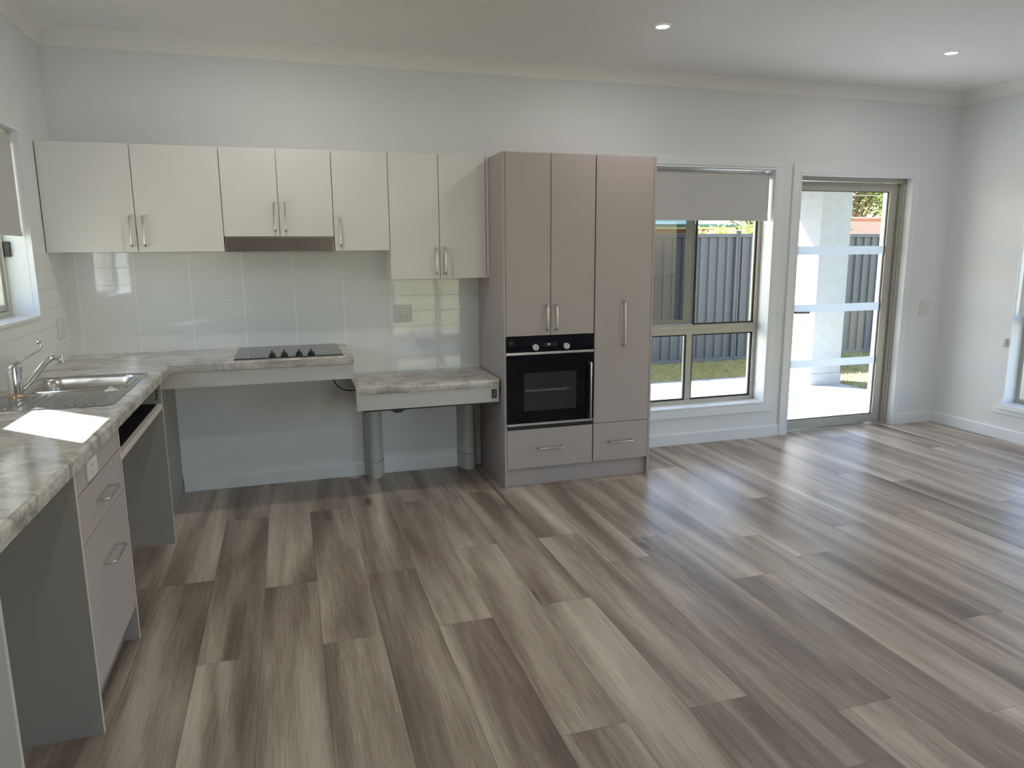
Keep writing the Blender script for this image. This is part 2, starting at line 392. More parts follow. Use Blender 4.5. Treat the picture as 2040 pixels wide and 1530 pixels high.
# ------------------------------------------------------------------ room shell
def wall_boxes(bm, a0, a1, ops, zt, f):
    """a: running axis; ops: sorted list of (a0,a1,z0,z1)."""
    x = a0
    for (p, q, z0, z1) in ops:
        f(bm, x, p, -.12, zt)
        if z0 > -.1: f(bm, p, q, -.12, z0)
        f(bm, p, q, z1, zt); x = q
    f(bm, x, a1, -.12, zt)
    return bm
ZT = H+.02
bm = wall_boxes(BM(), -TH, W+TH, [(wx0,wx1,wz0,wz1),(dx0,dx1,-.12,dz1)], ZT, lambda b,a,c,z0,z1: box(b,a,c,0,TH,z0,z1))
struct('wall_back', bm, WALL)
bm = wall_boxes(BM(), YB, 0, [(ly0,ly1,lz0,lz1)], ZT, lambda b,a,c,z0,z1: box(b,-TH,0,a,c,z0,z1))
struct('wall_left', bm, WALL)
bm = wall_boxes(BM(), YB, 0, [(-6.4,-4.2,.281,2.118),(ry0,ry1,rz0,rz1)], ZT, lambda b,a,c,z0,z1: box(b,W,W+TH,a,c,z0,z1))
struct('wall_right', bm, WALL)
bm = wall_boxes(BM(), -TH, W+TH, [(2.9,4.5,-.12,2.15)], ZT, lambda b,a,c,z0,z1: box(b,a,c,YB-TH,YB,z0,z1))
struct('wall_front', bm, WALL)
struct('ceiling', B(-TH, W+TH, YB-TH, TH, H, H+.12), CEIL)
# cove cornices
c = .0883
def cove(n=8):
    pts = [(0,0)]
    for k in range(n+1):
        a = PI/2*k/n
        pts.append((c - c*.93*math.sin(a) if False else c*(1-math.sin(a)*.0)-0, 0))
    return pts
def cove_profile():
    # (distance from wall, drop below ceiling); concave quarter curve with small square ends
    pts = [(0,0),(c,0),(c,-.006)]
    n = 8
    for k in range(1, n):
        a = PI/2*k/n
        pts.append((c-(c-.006)*math.sin(a), -.006-(c-.006)*(1-math.cos(a))))
    pts += [(.006,-c),(0,-c)]
    return pts
CP = cove_profile()
bm = prism(BM(), [(-d, H+z) for d, z in CP], 'x', 0, W); struct('trim_1', bm, TRIM if False else CEIL, 'cove cornice along the back wall', True)
bm = prism(BM(), [(d, H+z) for d, z in CP], 'y', YB, 0); struct('trim_2', bm, CEIL, 'cove cornice along the left wall', True)
bm = prism(BM(), [(W-d, H+z) for d, z in CP], 'y', YB, 0); struct('trim_3', bm, CEIL, 'cove cornice along the right wall', True)
# baseboards
def skirt_prof(s=1): return [(0,0),(s*.013,0),(s*.013,.082),(s*.009,.092),(0,.092)]
bm = BM()
prism(bm, [(-a, z) for a, z in skirt_prof()], 'x', .54, 2.50)
prism(bm, [(-a, z) for a, z in skirt_prof()], 'x', 3.55, 5.033)
prism(bm, [(-a, z) for a, z in skirt_prof()], 'x', 6.2572, W)
struct('baseboard_back', bm, TRIM)
struct('baseboard_right', prism(BM(), [(W-a, z) for a, z in skirt_prof()], 'y', YB, 0), TRIM)
struct('baseboard_front', prism(prism(BM(), [(YB+a, z) for a, z in skirt_prof()], 'x', 0, 2.85), [(YB+a, z) for a, z in skirt_prof()], 'x', 4.55, W), TRIM)
# wall added outside the left window to block sun on its far pane
o = struct('wall_sun_blocker', B(-1.02, -TH, -.42, -.14, GZ, 3.1), RENDER, 'added rendered wall shading the far pane of the left window')

# ------------------------------------------------------------------ windows and door
def wframe(bm, a0, a1, z0, z1, w, f, d0, d1):
    """rectangular frame made of four bars; f(bm,a0,a1,d0,d1,z0,z1)"""
    f(bm, a0, a0+w, d0, d1, z0, z1); f(bm, a1-w, a1, d0, d1, z0, z1)
    f(bm, a0+w, a1-w, d0, d1, z0, z0+w); f(bm, a0+w, a1-w, d0, d1, z1-w, z1)
bx_ = lambda b,a0,a1,d0,d1,z0,z1: box(b, a0, a1, d0, d1, z0, z1)          # runs along x, depth y
def by_(b,a0,a1,d0,d1,z0,z1): box(b, d0, d1, a0, a1, z0, z1)              # runs along y, depth x

w2 = thing('window_2', 'white-lined aluminium window with a fixed lower pair under a sliding pair, right of the tall cabinet', 'window', (4.24,0,.28), kind='structure')
bm = BM()   # reveal lining (12 mm) and architrave
t = .014
box(bm, wx0, wx0+t, -.018, .12, wz0, wz1); box(bm, wx1-t, wx1, -.018, .12, wz0, wz1)
box(bm, wx0+t, wx1-t, -.018, .12, wz0, wz0+t); box(bm, wx0+t, wx1-t, -.018, .12, wz1-t, wz1)
aw = .06
for a in ((3.54, wx1+aw, wz1+.002, wz1+.066), (3.54, wx1+aw, wz0-.066, wz0-.002)): box(bm, a[0], a[1], -.017, 0, a[2], a[3], .003)
box(bm, wx1+.002, wx1+aw, -.0165, 0, wz0-.002, wz1+.002, .003)
obj('architrave', bm, TRIM, w2)
bm = BM(); fx0, fx1, fz0, fz1 = wx0+t, wx1-t, wz0+t, wz1-t
wframe(bm, fx0, fx1, fz0, fz1, .03, bx_, .12, .19)
box(bm, fx0+.03, fx1-.03, .115, .185, .852, .926)           # transom
box(bm, fx0+.03, fx1-.03, .105, .116, .895, .915)            # transom lip
box(bm, 4.232, 4.282, .13, .18, fz0+.03, .852)               # lower mullion
obj('window_frame', bm, ALU, w2)
bm = BM(); wframe(bm, fx0+.03, 4.232, fz0+.03, .852, .012, bx_, .135, .15); wframe(bm, 4.282, fx1-.03, fz0+.03, .852, .012, bx_, .135, .15)
wframe(bm, 4.290, fx1-.03, .926, fz1-.03, .012, bx_, .136, .15)
obj('seal', bm, ALUD, w2)
bm = BM(); wframe(bm, fx0+.03, 4.288, .93, fz1-.032, .034, bx_, .150, .172); box(bm, 4.205, 4.250, .146, .150, .93, fz1-.032)
obj('sliding_sash', bm, ALUK, w2)
for i,(a,b_,z0,z1,yy) in enumerate(((fx0+.038,4.224,fz0+.038,.844,.142),(4.290,fx1-.038,fz0+.038,.844,.142),(4.299,fx1-.039,.935,fz1-.039,.143),(fx0+.064,4.254,.964,fz1-.066,.160))):
    obj('pane', B(a,b_,yy,yy+.004,z0,z1), GLASS, w2)
obj('fly_screen', B(fx0+.03, 4.254, .180, .1815, .93, fz1-.03), SCREEN, w2)

# roller blinds
def roller(name, label, x0, x1, y, ztop, zbot, along='x', sgn=1):
    cx = (x0+x1)/2
    if along == 'x':
        r = thing(name, label, 'blind', (cx, y, zbot), 'grey roller blinds')
        bm = BM(); box(bm, x0, x1, y-.0008, y+.0008, zbot, ztop-.01); obj('fabric', bm, FABR, r)
        bm = BM(); tube(bm, [(x0-.005, y+.018, ztop-.022), (x1+.003, y+.018, ztop-.022)], .019, 16); obj('roller_tube', bm, FABR, r, True)
        obj('bottom_bar', B(x0, x1, y-.004, y+.004, zbot-.004, zbot+.018, .002), FABR, r)
        bm = BM(); box(bm, x1+.003, x1+.009, y-.008, y+.038, ztop-.05, ztop); obj('bracket', bm, TRIM, r)
    else:
        r = thing(name, label, 'blind', (y, cx, zbot), 'grey roller blinds')
        bm = BM(); box(bm, y-.0008, y+.0008, x0, x1, zbot, ztop-.01); obj('fabric', bm, FABR, r)
        bm = BM(); tube(bm, [(y-sgn*.018, x0-.003, ztop-.022), (y-sgn*.018, x1+.003, ztop-.022)], .019, 16); obj('roller_tube', bm, FABR, r, True)
        obj('bottom_bar', B(y-.004, y+.004, x0, x1, zbot-.004, zbot+.018, .002), FABR, r)
        bm = BM()
        for e in (x0-.009, x1+.003): obj('bracket', B(y-.02 if sgn > 0 else y-.008, y+.008 if sgn > 0 else y+.02, e, e+.006, ztop-.05, ztop), TRIM, r)
    return r
roller('roller_blind', 'grey fabric roller blind half-lowered in the window beside the tall cabinet', wx0+.03, wx1-.032, .035, wz1-.03, 1.728)
roller('roller_blind', 'grey fabric roller blind half-lowered in the window above the sink', ly0+.016, ly1-.022, -.014, lz1-.02, 1.602, 'y', 1)
br = roller('roller_blind', 'grey roller blind with beaded-chain clip in the window on the right-hand wall', ry0+.03, ry1-.03, W+.03, rz1-.02, .99, 'y', -1)
bm = BM(); box(bm, W-.034, W-.004, ry1+.016, ry1+.034, .735, .80, .004); obj('chain_clip', bm, PLATE, br)

# door
d1 = thing('door_1', 'glazed aluminium door with three frosted bands in a white architrave', 'door', (5.65,0,0), kind='structure')
bm = BM()
box(bm, dx0-.062, dx0-.002, -.018, 0, 0, dz1+.066, .003); box(bm, dx1+.002, dx1+.05, -.018, 0, 0, dz1+.066, .003)
box(bm, dx0-.002, dx1+.002, -.018, 0, dz1+.002, dz1+.066, .003)
box(bm, dx0-.002, dx0+.014, -.019, .055, 0, dz1); box(bm, dx1-.014, dx1+.002, -.019, .055, 0, dz1); box(bm, dx0+.014, dx1-.014, -.019, .055, dz1-.014, dz1+.002)
obj('architrave', bm, TRIM, d1)
ax0, ax1, az1 = dx0+.014, dx1-.014, dz1-.014
bm = BM(); box(bm, ax0, ax0+.024, .055, .16, 0, az1); box(bm, ax1-.045, ax1, .055, .16, 0, az1); box(bm, ax0+.024, ax1-.045, .055, .16, 2.042, az1)
box(bm, ax1-.028, ax1-.014, .045, .055, 0, az1-.01)
box(bm, ax0, ax1, .03, .20, -.03, .006)
obj('door_frame', bm, ALU, d1)
obj('outer_jamb', B(6.205, 6.30, TH+.001, TH+.06, .0, 2.38), TRIM, d1)
leaf = obj('door_leaf', (lambda b: (box(b, 5.135, 5.190, .08, .115, .012, 2.036), box(b, 6.064, 6.141, .08, .115, .012, 2.036), box(b, 5.190, 6.064, .08, .115, .012, .088), box(b, 5.190, 6.064, .08, .115, 1.966, 2.036), b)[-1])(BM()), ALU, d1)
bm = BM(); wframe(bm, 5.190, 6.064, .088, 1.966, .005, bx_, .090, .104); obj('seal', bm, ALUD, leaf)
obj('pane', B(5.195, 6.059, .095, .100, .093, 1.961), GLASS, leaf)
for z0, z1 in ((1.460,1.528),(.991,1.057),(.531,.595)):
    obj('frosted_band', B(5.196, 6.056, .0935, .0948, z0, z1), FROST, leaf)
bm = BM(); box(bm, 5.155, 5.182, .071, .08, .90, 1.05, .003); tube(bm, arcpts([(5.169,.075,.999),(5.169,.035,.999),(5.30,.035,.996)], .015), .0085, 10)
obj('door_handle', bm, HANDG, leaf, True)

# left window (above sink)
w1 = thing('window_1', 'white-lined sliding window above the sink bench on the left wall', 'window', (0,-1.19,1.188), kind='structure')
bm = BM()
# reveal lining boards with raised front lip
box(bm, -.10, -.004, ly1-.012, ly1, lz0, lz1); box(bm, -.10, -.004, ly0, ly0+.012, lz0, lz1)
box(bm, -.10, -.004, ly0+.012, ly1-.012, lz0, lz0+.012); box(bm, -.10, -.004, ly0+.012, ly1-.012, lz1-.012, lz1)
obj('reveal_lining', bm, TRIM, w1)
bm = BM(); wframe(bm, ly0-.004, ly1+.004, lz0-.004, lz1+.004, .014, by_, -.004, .022); obj('architrave', bm, TRIM, w1)
bm = BM(); wframe(bm, ly0+.012, ly1-.012, lz0+.012, lz1-.012, .028, by_, -.165, -.10)
box(bm, -.150, -.105, -1.21, -1.165, lz0+.04, lz1-.04)
obj('window_frame', bm, ALU, w1)
bm = BM(); wframe(bm, -1.205, ly1-.042, lz0+.042, lz1-.042, .03, by_, -.135, -.112); obj('sliding_sash', bm, ALU, w1)
obj('pane', B(-.128,-.124,-1.176,ly1-.07,lz0+.07,lz1-.07), GLASS, w1)
obj('pane', B(-.148,-.144,ly0+.04,-1.21,lz0+.04,lz1-.04), GLASS, w1)
bm = BM(); box(bm, -.099, -.070, ly1-.030, ly1-.0125, 1.497, 1.572, .003); tube(bm, [(-.08, ly1-.03, 1.535), (-.08, ly1-.042, 1.535)], .010, 10); obj('window_lock', bm, BLACK, w1)

# right window
w3 = thing('window_3', 'tall aluminium window with projecting white sill on the right-hand wall', 'window', (W,-1.55,.28), kind='structure')
bm = BM()
box(bm, W+.001, W+.12, ry1-.012, ry1, rz0, rz1); box(bm, W+.001, W+.12, ry0, ry0+.012, rz0, rz1); box(bm, W+.001, W+.12, ry0+.012, ry1-.012, rz1-.012, rz1)
obj('reveal_lining', bm, TRIM, w3)
bm = BM(); box(bm, W-.055, W+.12, ry0-.02, ry1+.02, rz0-.032, rz0+.004, .003); box(bm, W-.018, W, ry0-.06, ry1+.06, rz0-.075, rz0-.032, .003); obj('window_sill', bm, TRIM, w3)
bm = BM(); wframe(bm, ry0+.012, ry1-.012, rz0+.004, rz1-.012, .035, by_, W+.12, W+.18); box(bm, W+.12, W+.175, ry0+.04, ry1-.04, .93, .985); box(bm, W+.125, W+.17, -1.57, -1.53, .985, rz1-.04)
obj('window_frame', bm, ALU, w3)
for a,b_,z0,z1 in ((ry0+.047,ry1-.047,rz0+.039,.93),(ry0+.047,-1.57,.985,rz1-.047),(-1.53,ry1-.047,.985,rz1-.047)):
    obj('pane', B(W+.145,W+.149,a,b_,z0,z1), GLASS, w3)
# unseen openings behind the camera: window_4 and sliding door_2
w4 = thing('window_4', 'aluminium window further along the right-hand wall', 'window', (W,-5.3,.28), kind='structure')
bm = BM(); wframe(bm, -6.4, -4.2, .281, 2.118, .04, by_, W+.1, W+.17); box(bm, W+.1, W+.17, -5.32, -5.28, .32, 2.078); obj('window_frame', bm, ALU, w4)
obj('pane', B(W+.135,W+.139,-6.36,-5.32,.321,2.078), GLASS, w4); obj('pane', B(W+.135,W+.139,-5.28,-4.24,.321,2.078), GLASS, w4)
d2 = thing('door_2', 'wide glazed sliding door in the wall opposite the kitchen', 'door', (3.7,YB,0), kind='structure')
bm = BM(); wframe(bm, 2.9, 4.5, 0, 2.15, .05, bx_, YB-.17, YB-.1)
for x in (3.7,): box(bm, x-.03, x+.03, YB-.17, YB-.1, .05, 2.1)
obj('door_frame', bm, ALU, d2)
for a,b_ in ((2.95,3.67),(3.73,4.45)): obj('pane', B(a,b_,YB-.14,YB-.135,.05,2.1), GLASS, d2)

# ------------------------------------------------------------------ handles
def bar_handle(parent, p0, p1, nrm, proj=.032, r=.0052, name='handle'):
    p0, p1, n = Vector(p0), Vector(p1), Vector(nrm)
    path = arcpts([p0-n*.001, p0+n*proj, p1+n*proj, p1-n*.001], .014, 5)
    return obj(name, tube(BM(), path, r, 12), CHROME, parent, True)
NY = (0,-1,0); NX = (1,0,0)

# ------------------------------------------------------------------ upper cabinets
dU = .3013; hU = 2.1046; zU = 1.517; zU2 = 1.3393
u = [.0039, .4577, .9139, 1.2246, 1.5364, 1.871, 2.1832, 2.5084]
g = .0020
UP = 'white upper cabinets along the splashback'
def upper(label, x0, x1, z0, z1, splits, doorz0, handles, bodyz0=None):
    t = thing('wall_cabinet', label, 'cabinet', ((x0+x1)/2, 0, z0 if bodyz0 is None else bodyz0), UP)
    obj('cabinet_body', B(x0+.0005, x1-.0005, -dU+(.018 if x0 > 1.8 else .032), -.0005, z0 if bodyz0 is None else bodyz0, z1-.001), WHITE, t)
    xs = [x0]+splits+[x1]
    for i in range(len(xs)-1):
        d = obj('door', B(xs[i]+g, xs[i+1]-g, -dU, -dU+.0165, doorz0, z1-.001, .0008, 1), WHITE, t)
        for hx, ha, hb in handles[i]:
            bar_handle(d, (hx, -dU, ha), (hx, -dU, hb), NY)
    return t
upper('white two-door upper cabinet in the left corner, against the left wall', u[0], u[2], zU, hU, [u[1]], zU, [[(.432,1.55,1.713)],[(.499,1.55,1.713)]])
upper('white two-door upper cabinet with the stainless rangehood built into its base', u[2], u[4], 1.603, hU, [u[3]], 1.603, [[(1.2005,1.634,1.797)],[(1.261,1.634,1.797)]])
upper('white single-door upper cabinet just right of the rangehood', u[4], u[5], zU, hU, [], zU, [[(1.5725,1.546,1.711)]])
t = upper('white two-door upper cabinet that hangs lowest, beside the tall cabinet', u[5], 2.488, zU2, hU, [u[6]], zU2, [[(2.158,1.368,1.530)],[(2.216,1.368,1.530)]])
obj('end_panel', B(2.490, 2.5070, -dU, -.0005, zU2, hU-.001), WHITE, t)
# rangehood
t = thing('rangehood', 'slim stainless slide-out rangehood under the two-door upper cabinet', 'rangehood', (1.225,-.15,1.517))
obj('hood_body', B(u[2]+.004, u[4]-.004, -dU+.018, -.009, 1.520, 1.6015), STEEL, t)
obj('front_panel', B(u[2]+.006, u[4]-.006, -dU-.001, -dU+.017, 1.519, 1.597, .0015), HOODS, t)
obj('filter_panel', B(u[2]+.05, u[4]-.05, -dU+.05, -.06, 1.5165, 1.5198), SILV, t)

# splashbacks
T = .008
bm = BM()
box(bm, 0.0005, 1.5912+.003, -T, 0, .900, 1.516)
box(bm, 1.5942, 1.871, -T, 0, .700, 1.516); box(bm, 1.871, 2.508, -T, 0, .700, 1.3388)
o = struct('trim_4', bm, TILEX, 'glazed pale tile splashback on the back wall')
bm = BM()
box(bm, 0, T, -3.16, -T, .90, lz0-.006); box(bm, 0, T, -3.16, ly0-.006, lz0-.006, zU); box(bm, 0, T, ly1+.006, -T, lz0-.006, zU)
o = struct('trim_5', bm, TILEY, 'glazed pale tile splashback on the left wall around the window')

# ------------------------------------------------------------------ worktops
bz = .9133; bx = .6093; bd = .6038; c1 = 1.5912; th = .0495; LEND = -3.16
def edge_prof(front, z, th, sgn):
    """rounded nose outline from back to front: (d, z)"""
    r = .012; pts = []
    for k in range(6):
        a = PI/2*k/5
        pts.append((front-r+r*math.sin(a), z-r+r*math.cos(a)))
    for k in range(4):
        a = PI/2*k/3
        pts.append((front-.004+.004*math.cos(a), z-th+.004-.004*math.sin(a)))
    return pts
# L-shaped top: back run (x along) and left run (y along), mitred in the corner
bm = BM()
prof = [(T+.0005, bz)]+edge_prof(bd, bz, th, 1)+[(T+.0005, bz-th)]   # distance from wall
n = len(prof)
def ring(f): return [bm.verts.new(f(p)) for p in prof]
# sink cut-out is made by a separate strip layout on the left run
R_end = ring(lambda p: (c1, -p[0], p[1]))
sc = bx/bd
R_mit = ring(lambda p: (p[0]*sc if p[0] > .02 else p[0], -p[0], p[1]))
for i in range(n): bm.faces.new((R_end[i], R_mit[i], R_mit[(i+1) % n], R_end[(i+1) % n]))
bm.faces.new(R_end)
# left run in slices so that the sink hole can be left open
skx0, skx1, sky0, sky1 = .072, .540, -1.705, -.905          # hole
R_far = ring(lambda p: (p[0]*sc if p[0] > .02 else p[0], LEND, p[1]))
for i in range(n):
    if i == 0 or i == n-2: continue            # top and bottom flats are gridded below
    bm.faces.new((R_mit[i], R_far[i], R_far[(i+1) % n], R_mit[(i+1) % n]))
bm.faces.new(R_far[::-1])
def flat(z, xin, xout, vin_m, vout_m, vin_f, vout_f):
    # vin: verts near wall, vout: near front edge
    a = [bm.verts.new((x, y, z)) for x, y in ((xin,sky1),(skx0,sky1),(skx1,sky1),(xout,sky1))]
    b_ = [bm.verts.new((x, y, z)) for x, y in ((xin,sky0),(skx0,sky0),(skx1,sky0),(xout,sky0))]
    bm.faces.new((vin_m, vout_m, a[3], a[2], a[1], a[0])); bm.faces.new((vin_f, b_[0], b_[1], b_[2], b_[3], vout_f))
    bm.faces.new((a[0], a[1], b_[1], b_[0])); bm.faces.new((a[2], a[3], b_[3], b_[2]))
    return a, b_
ta, tb = flat(bz, prof[0][0], prof[1][0]*sc, R_mit[0], R_mit[1], R_far[0], R_far[1])
ba, bb = flat(bz-th, prof[-1][0], prof[-2][0]*sc, R_mit[-1], R_mit[-2], R_far[-1], R_far[-2])
for p, q in ((ta, ba),):
    bm.faces.new((ta[1], ta[2], ba[2], ba[1])); bm.faces.new((tb[1], tb[2], bb[2], bb[1]))
    bm.faces.new((ta[1], tb[1], bb[1], ba[1])); bm.faces.new((ta[2], tb[2], bb[2], ba[2]))
bmesh.ops.remove_doubles(bm, verts=bm.verts, dist=1e-5)
o = obj('worktop', bm, MARBLE, None, True)
tag(o, 'L-shaped grey marble-look laminate worktop carrying the sink and cooktop', 'worktop')

# apron under the cooktop run
apz = .7756
t = thing('bench_apron', 'pale narrow apron panel under the cooktop worktop', 'panel', (1.1,-.58,apz))
obj('front_panel', B(.545, c1-.002, -bd+.010, -bd+.026, apz, bz-th), PALE, t)
obj('side_panel', B(c1-.018, c1-.002, -bd+.026, -.009, apz, bz-th), PALE, t)

# cooktop
t = thing('cooktop', 'black glass electric cooktop with four black knobs', 'cooktop', (1.235,-.32,bz))
hx0, hx1, hy0, hy1 = .934, 1.535, -.590, -.055
obj('glass_top', B(hx0, hx1, hy0, hy1, bz+.0042, bz+.010, .0015), HOBG, t)
obj('trim_frame', B(hx0+.002, hx1-.002, hy0+.002, hy1-.002, bz+.0002, bz+.0042), SILV, t)
bm = BM()
for cx, cy, r in ((1.08,-.19,.10),(1.38,-.19,.075),(1.08,-.42,.075),(1.38,-.40,.10)):
    bm = BM(); rr_ = r
    if True:
        ring0 = []
        for k in range(40):
            a = 2*PI*k/40; ring0.append((bm.verts.new((cx+rr_*math.cos(a), cy+rr_*math.sin(a), bz+.01015)), bm.verts.new((cx+(rr_-.002)*math.cos(a), cy+(rr_-.002)*math.sin(a), bz+.01015))))
        for k in range(40):
            p, q = ring0[k], ring0[(k+1) % 40]; bm.faces.new((p[0], q[0], q[1], p[1]))
    obj('zone_marking', bm, PRINTG, t)
for kx in (1.140, 1.207, 1.288, 1.356):
    ky = -.548
    bm = BM(); tube(bm, [(kx,ky,bz+.010),(kx,ky,bz+.016),(kx,ky,bz+.0165),(kx,ky,bz+.030)], [.020,.020,.016,.0145], 20)
    box(bm, kx-.0045, kx+.0045, ky-.019, ky+.019, bz+.026, bz+.044, .002)
    obj('knob', bm, BLACK, t, True)

# ------------------------------------------------------------------ height-adjustable bench
zl = .7101; ld = .5421; l0 = 1.6021; l1 = 2.497; apl = .563
t = thing('adjustable_bench', 'lower height-adjustable marble-look bench on two column legs', 'bench', (2.05,-.27,0))
prof2 = [(T+.0015, zl)]+edge_prof(ld, zl, th, 1)+[(T+.0015, zl-th)]
obj('worktop', prism(BM(), [(-d, z) for d, z in prof2], 'x', l0, l1), MARBLE, t, True)
bm = BM(); box(bm, l0+.001, l1-.002, -ld+.006, -ld+.022, apl, zl-th); box(bm, l0+.001, l0+.017, -ld+.022, -.010, apl+.02, zl-th); box(bm, l1-.018, l1-.002, -ld+.022, -.010, apl+.02, zl-th)
ap = obj('apron', bm, PALE, t)
bm = BM(); box(bm, l0+.04, l1-.006, -ld+.007, -ld+.020, apl-.009, apl-.001); prism(bm, [(1.80,apl-.008),(1.835,apl-.026),(1.865,apl-.026),(1.90,apl-.008)], 'y', -ld+.008, -ld+.020)
obj('safety_strip', bm, BLACK, t)
bm = BM(); box(bm, l0+.05, l1-.05, -ld+.06, -.02, zl-th-.05, zl-th-.012); obj('lift_frame', bm, BLACK, t)
sw = obj('switch_panel', B(2.447, 2.480, -ld+.0015, -ld+.0065, .587, .645, .0015), BLACK, t)
bm = BM()
def tri(bm, cx, y, cz, s, up):
    vs = [bm.verts.new((cx+dx*s, y, cz+dz*s*(1 if up else -1))) for dx, dz in ((-1,-.7),(1,-.7),(0,1))]; bm.faces.new(vs)
tri(bm, 2.4635, -ld+.0012, .632, .0048, True); tri(bm, 2.4635, -ld+.0012, .601, .0048, False); box(bm, 2.4545, 2.4725, -ld+.001, -ld+.0014, .6145, .6175)
obj('button_marking', bm, PRINTW, sw)
def column(cx):
    def outline(hw, fw, d):
        pts = [(cx-hw, -.0), (cx-hw, -.022), (cx-fw-.006, -d+.030)]
        for k in range(7):
            a = PI*k/6; pts.append((cx-fw*math.cos(a), -d+.018-.018*math.sin(a)))
        pts += [(cx+fw+.006, -d+.030), (cx+hw, -.022), (cx+hw, -.0)]
        return pts
    lg = obj('leg', prism(BM(), outline(.062,.034,.117), 'z', .112, zl-th-.005), POWD, t, True)
    obj('foot_cover', prism(BM(), outline(.066,.0365,.121), 'z', 0, .110), POWD, lg, True)
    return lg
column(1.748); column(2.400)
o = obj('power_cable', tube(BM(), [(1.475,-.45,.775),(1.475,-.447,.765),(1.486,-.44,.735),(1.505,-.43,.706),(1.53,-.42,.684),(1.56,-.41,.672),(1.59,-.40,.668),(1.6035,-.395,.668)], .0042, 8), RUBBER, None, True)
tag(o, 'thin black cable looping from under the cooktop to the lower bench', 'cable')
# ------------------------------------------------------------------ tall cabinets
dT = .608; hT = 2.0897; t0 = 2.5089; t1 = 2.5255; t2 = 3.1085; t2b = 3.1115; t3 = 3.5342; tm = 2.8183; zd = .1264
t = thing('tall_cabinet', 'greige tall cabinet housing the built-in oven between two doors and a drawer', 'cabinet', (2.81,-.3,0), 'tall greige cabinets')
obj('side_panel', B(t0, t0+.0165, -dT, -.0005, 0, hT), GREIGE, t)
bm = BM(); box(bm, t0+.0165, t2b-.0005, -.02, -.0005, 0.0, hT-.001); box(bm, t2b-.017, t2b-.0005, -dT+.04, -.02, 0.06, hT-.001); box(bm, t0+.0165, t2b-.017, -dT+.04, -.02, 1.0, hT-.001); box(bm, t0+.0165, t2b-.017, -dT+.04, -.02, .06, .395)
obj('cabinet_body', bm, GREIGE, t)
for a, b_, hx in ((t1-.005, tm, 2.789), (tm, t2b+.003, 2.851)):
    d = obj('door', B(a+g, b_-g, -dT, -dT+.0165, .984, hT-.001, .0008, 1), GREIGE, t)
    bar_handle(d, (hx,-dT,1.018), (hx,-dT,1.172), NY)
d = obj('drawer', B(t1-.003, t2b+.0005, -dT, -dT+.0165, zd, .382, .0008, 1), GREIGE, t); bar_handle(d, (2.732,-dT,.255), (2.898,-dT,.255), NY)
obj('kickboard', B(t0+.0165, t2b, -dT+.035, -dT+.051, 0, .12), GREIGE, t)
t = thing('tall_cabinet', 'greige pantry cabinet with one tall door and a drawer, beside the window', 'cabinet', (3.33,-.3,0), 'tall greige cabinets')
obj('side_panel', B(t3-.0165, t3, -dT, -.0005, 0, hT), GREIGE, t)
bm = BM(); box(bm, t2b+.0005, t3-.0165, -dT+.04, -.0005, .06, hT-.001); obj('cabinet_body', bm, GREIGE, t)
d = obj('door', B(t2b+.0155-.007, t3-.0185, -dT, -dT+.0165, .3875, hT-.001, .0008, 1), GREIGE, t); bar_handle(d, (3.321,-dT,.893), (3.321,-dT,1.182), NY)
d = obj('drawer', B(t2b+.0155-.007, t3-.0185, -dT, -dT+.0165, zd, .384, .0008, 1), GREIGE, t); bar_handle(d, (3.231,-dT,.255), (3.400,-dT,.255), NY)
obj('kickboard', B(t2b, t3-.0165, -dT+.035, -dT+.051, 0, .12), GREIGE, t)

# oven
ox0, ox1 = t1-.004, t2b+.0015; yF = -dT-.002
t = thing('oven', 'black glass built-in side-opening oven with two silver knobs', 'oven', (2.817,-.35,.38))
obj('oven_body', B(ox0+.008, ox1-.022, -dT+.018, -.04, .400, .975), BLACK, t)
cp = obj('control_panel', B(ox0, ox1, yF-.003, -dT+.018, .882, .980, .0015), BLACKG, t)
obj('trim_strip', B(ox0, ox1, yF-.005, -dT+.018, .8655, .881, .001), SILV, t)
dr = obj('oven_door', B(ox0+.002, ox1-.001, yF-.007, -dT+.018, .4265, .860, .002), BLACKG, t)
obj('trim_strip', B(ox0+.003, ox1-.002, yF-.006, -dT+.018, .409, .4245, .001), SILV, t)
obj('vent_strip', B(ox0+.003, ox1-.002, yF+.004, -dT+.018, .3865, .4065, .001), BLACK, t)
wn = obj('oven_window', B(2.637, 2.992, yF-.0078, yF-.0068, .504, .750), OVWIN, dr)
bm = BM()
for k, z in enumerate((.640, .632)): tube(bm, [(2.642+.0*k, yF-.0084, z), (2.945-.02*k, yF-.0084, z)], .0013, 6)
obj('rack_wire', bm, SILV, dr)
bm = BM(); tube(bm, arcpts([(3.078,yF-.005,.800),(3.078,yF-.045,.800),(3.078,yF-.045,.432),(3.078,yF-.005,.432)], .006, 3), .0075, 12); obj('handle', bm, SILV, dr, True)
for z0, z1 in ((.79,.806),(.43,.46)): obj('handle_mount', B(3.060, 3.074, yF-.030, yF-.006, z0, z1, .002), BLACK, dr)
for kx in (2.7135, 2.9205):
    bm = BM(); tube(bm, [(kx,yF-.003,.9115),(kx,yF-.022,.9115)], [.0195,.0185], 28); box(bm, kx-.002, kx+.002, yF-.0235, yF-.010, .893, .930)
    kb = obj('knob', bm, GREY, cp, True)
    obj('knob_line', B(kx-.0016, kx-.0002, yF-.0242, yF-.0232, .8935, .9300), BLACK, kb)
dp = obj('display', B(2.768, 2.862, yF-.0036, yF-.0028, .914, .939), DIGDIM, cp)
bm = BM()
for x in (2.797, 2.808): prism(bm, [(x,.921),(x+.0018,.921),(x+.0034,.934),(x+.0014,.934)], 'y', yF-.0041, yF-.0036)
obj('digits', bm, DIGIT, dp)
bm = BM()
cxl, czl = 2.5545, .943
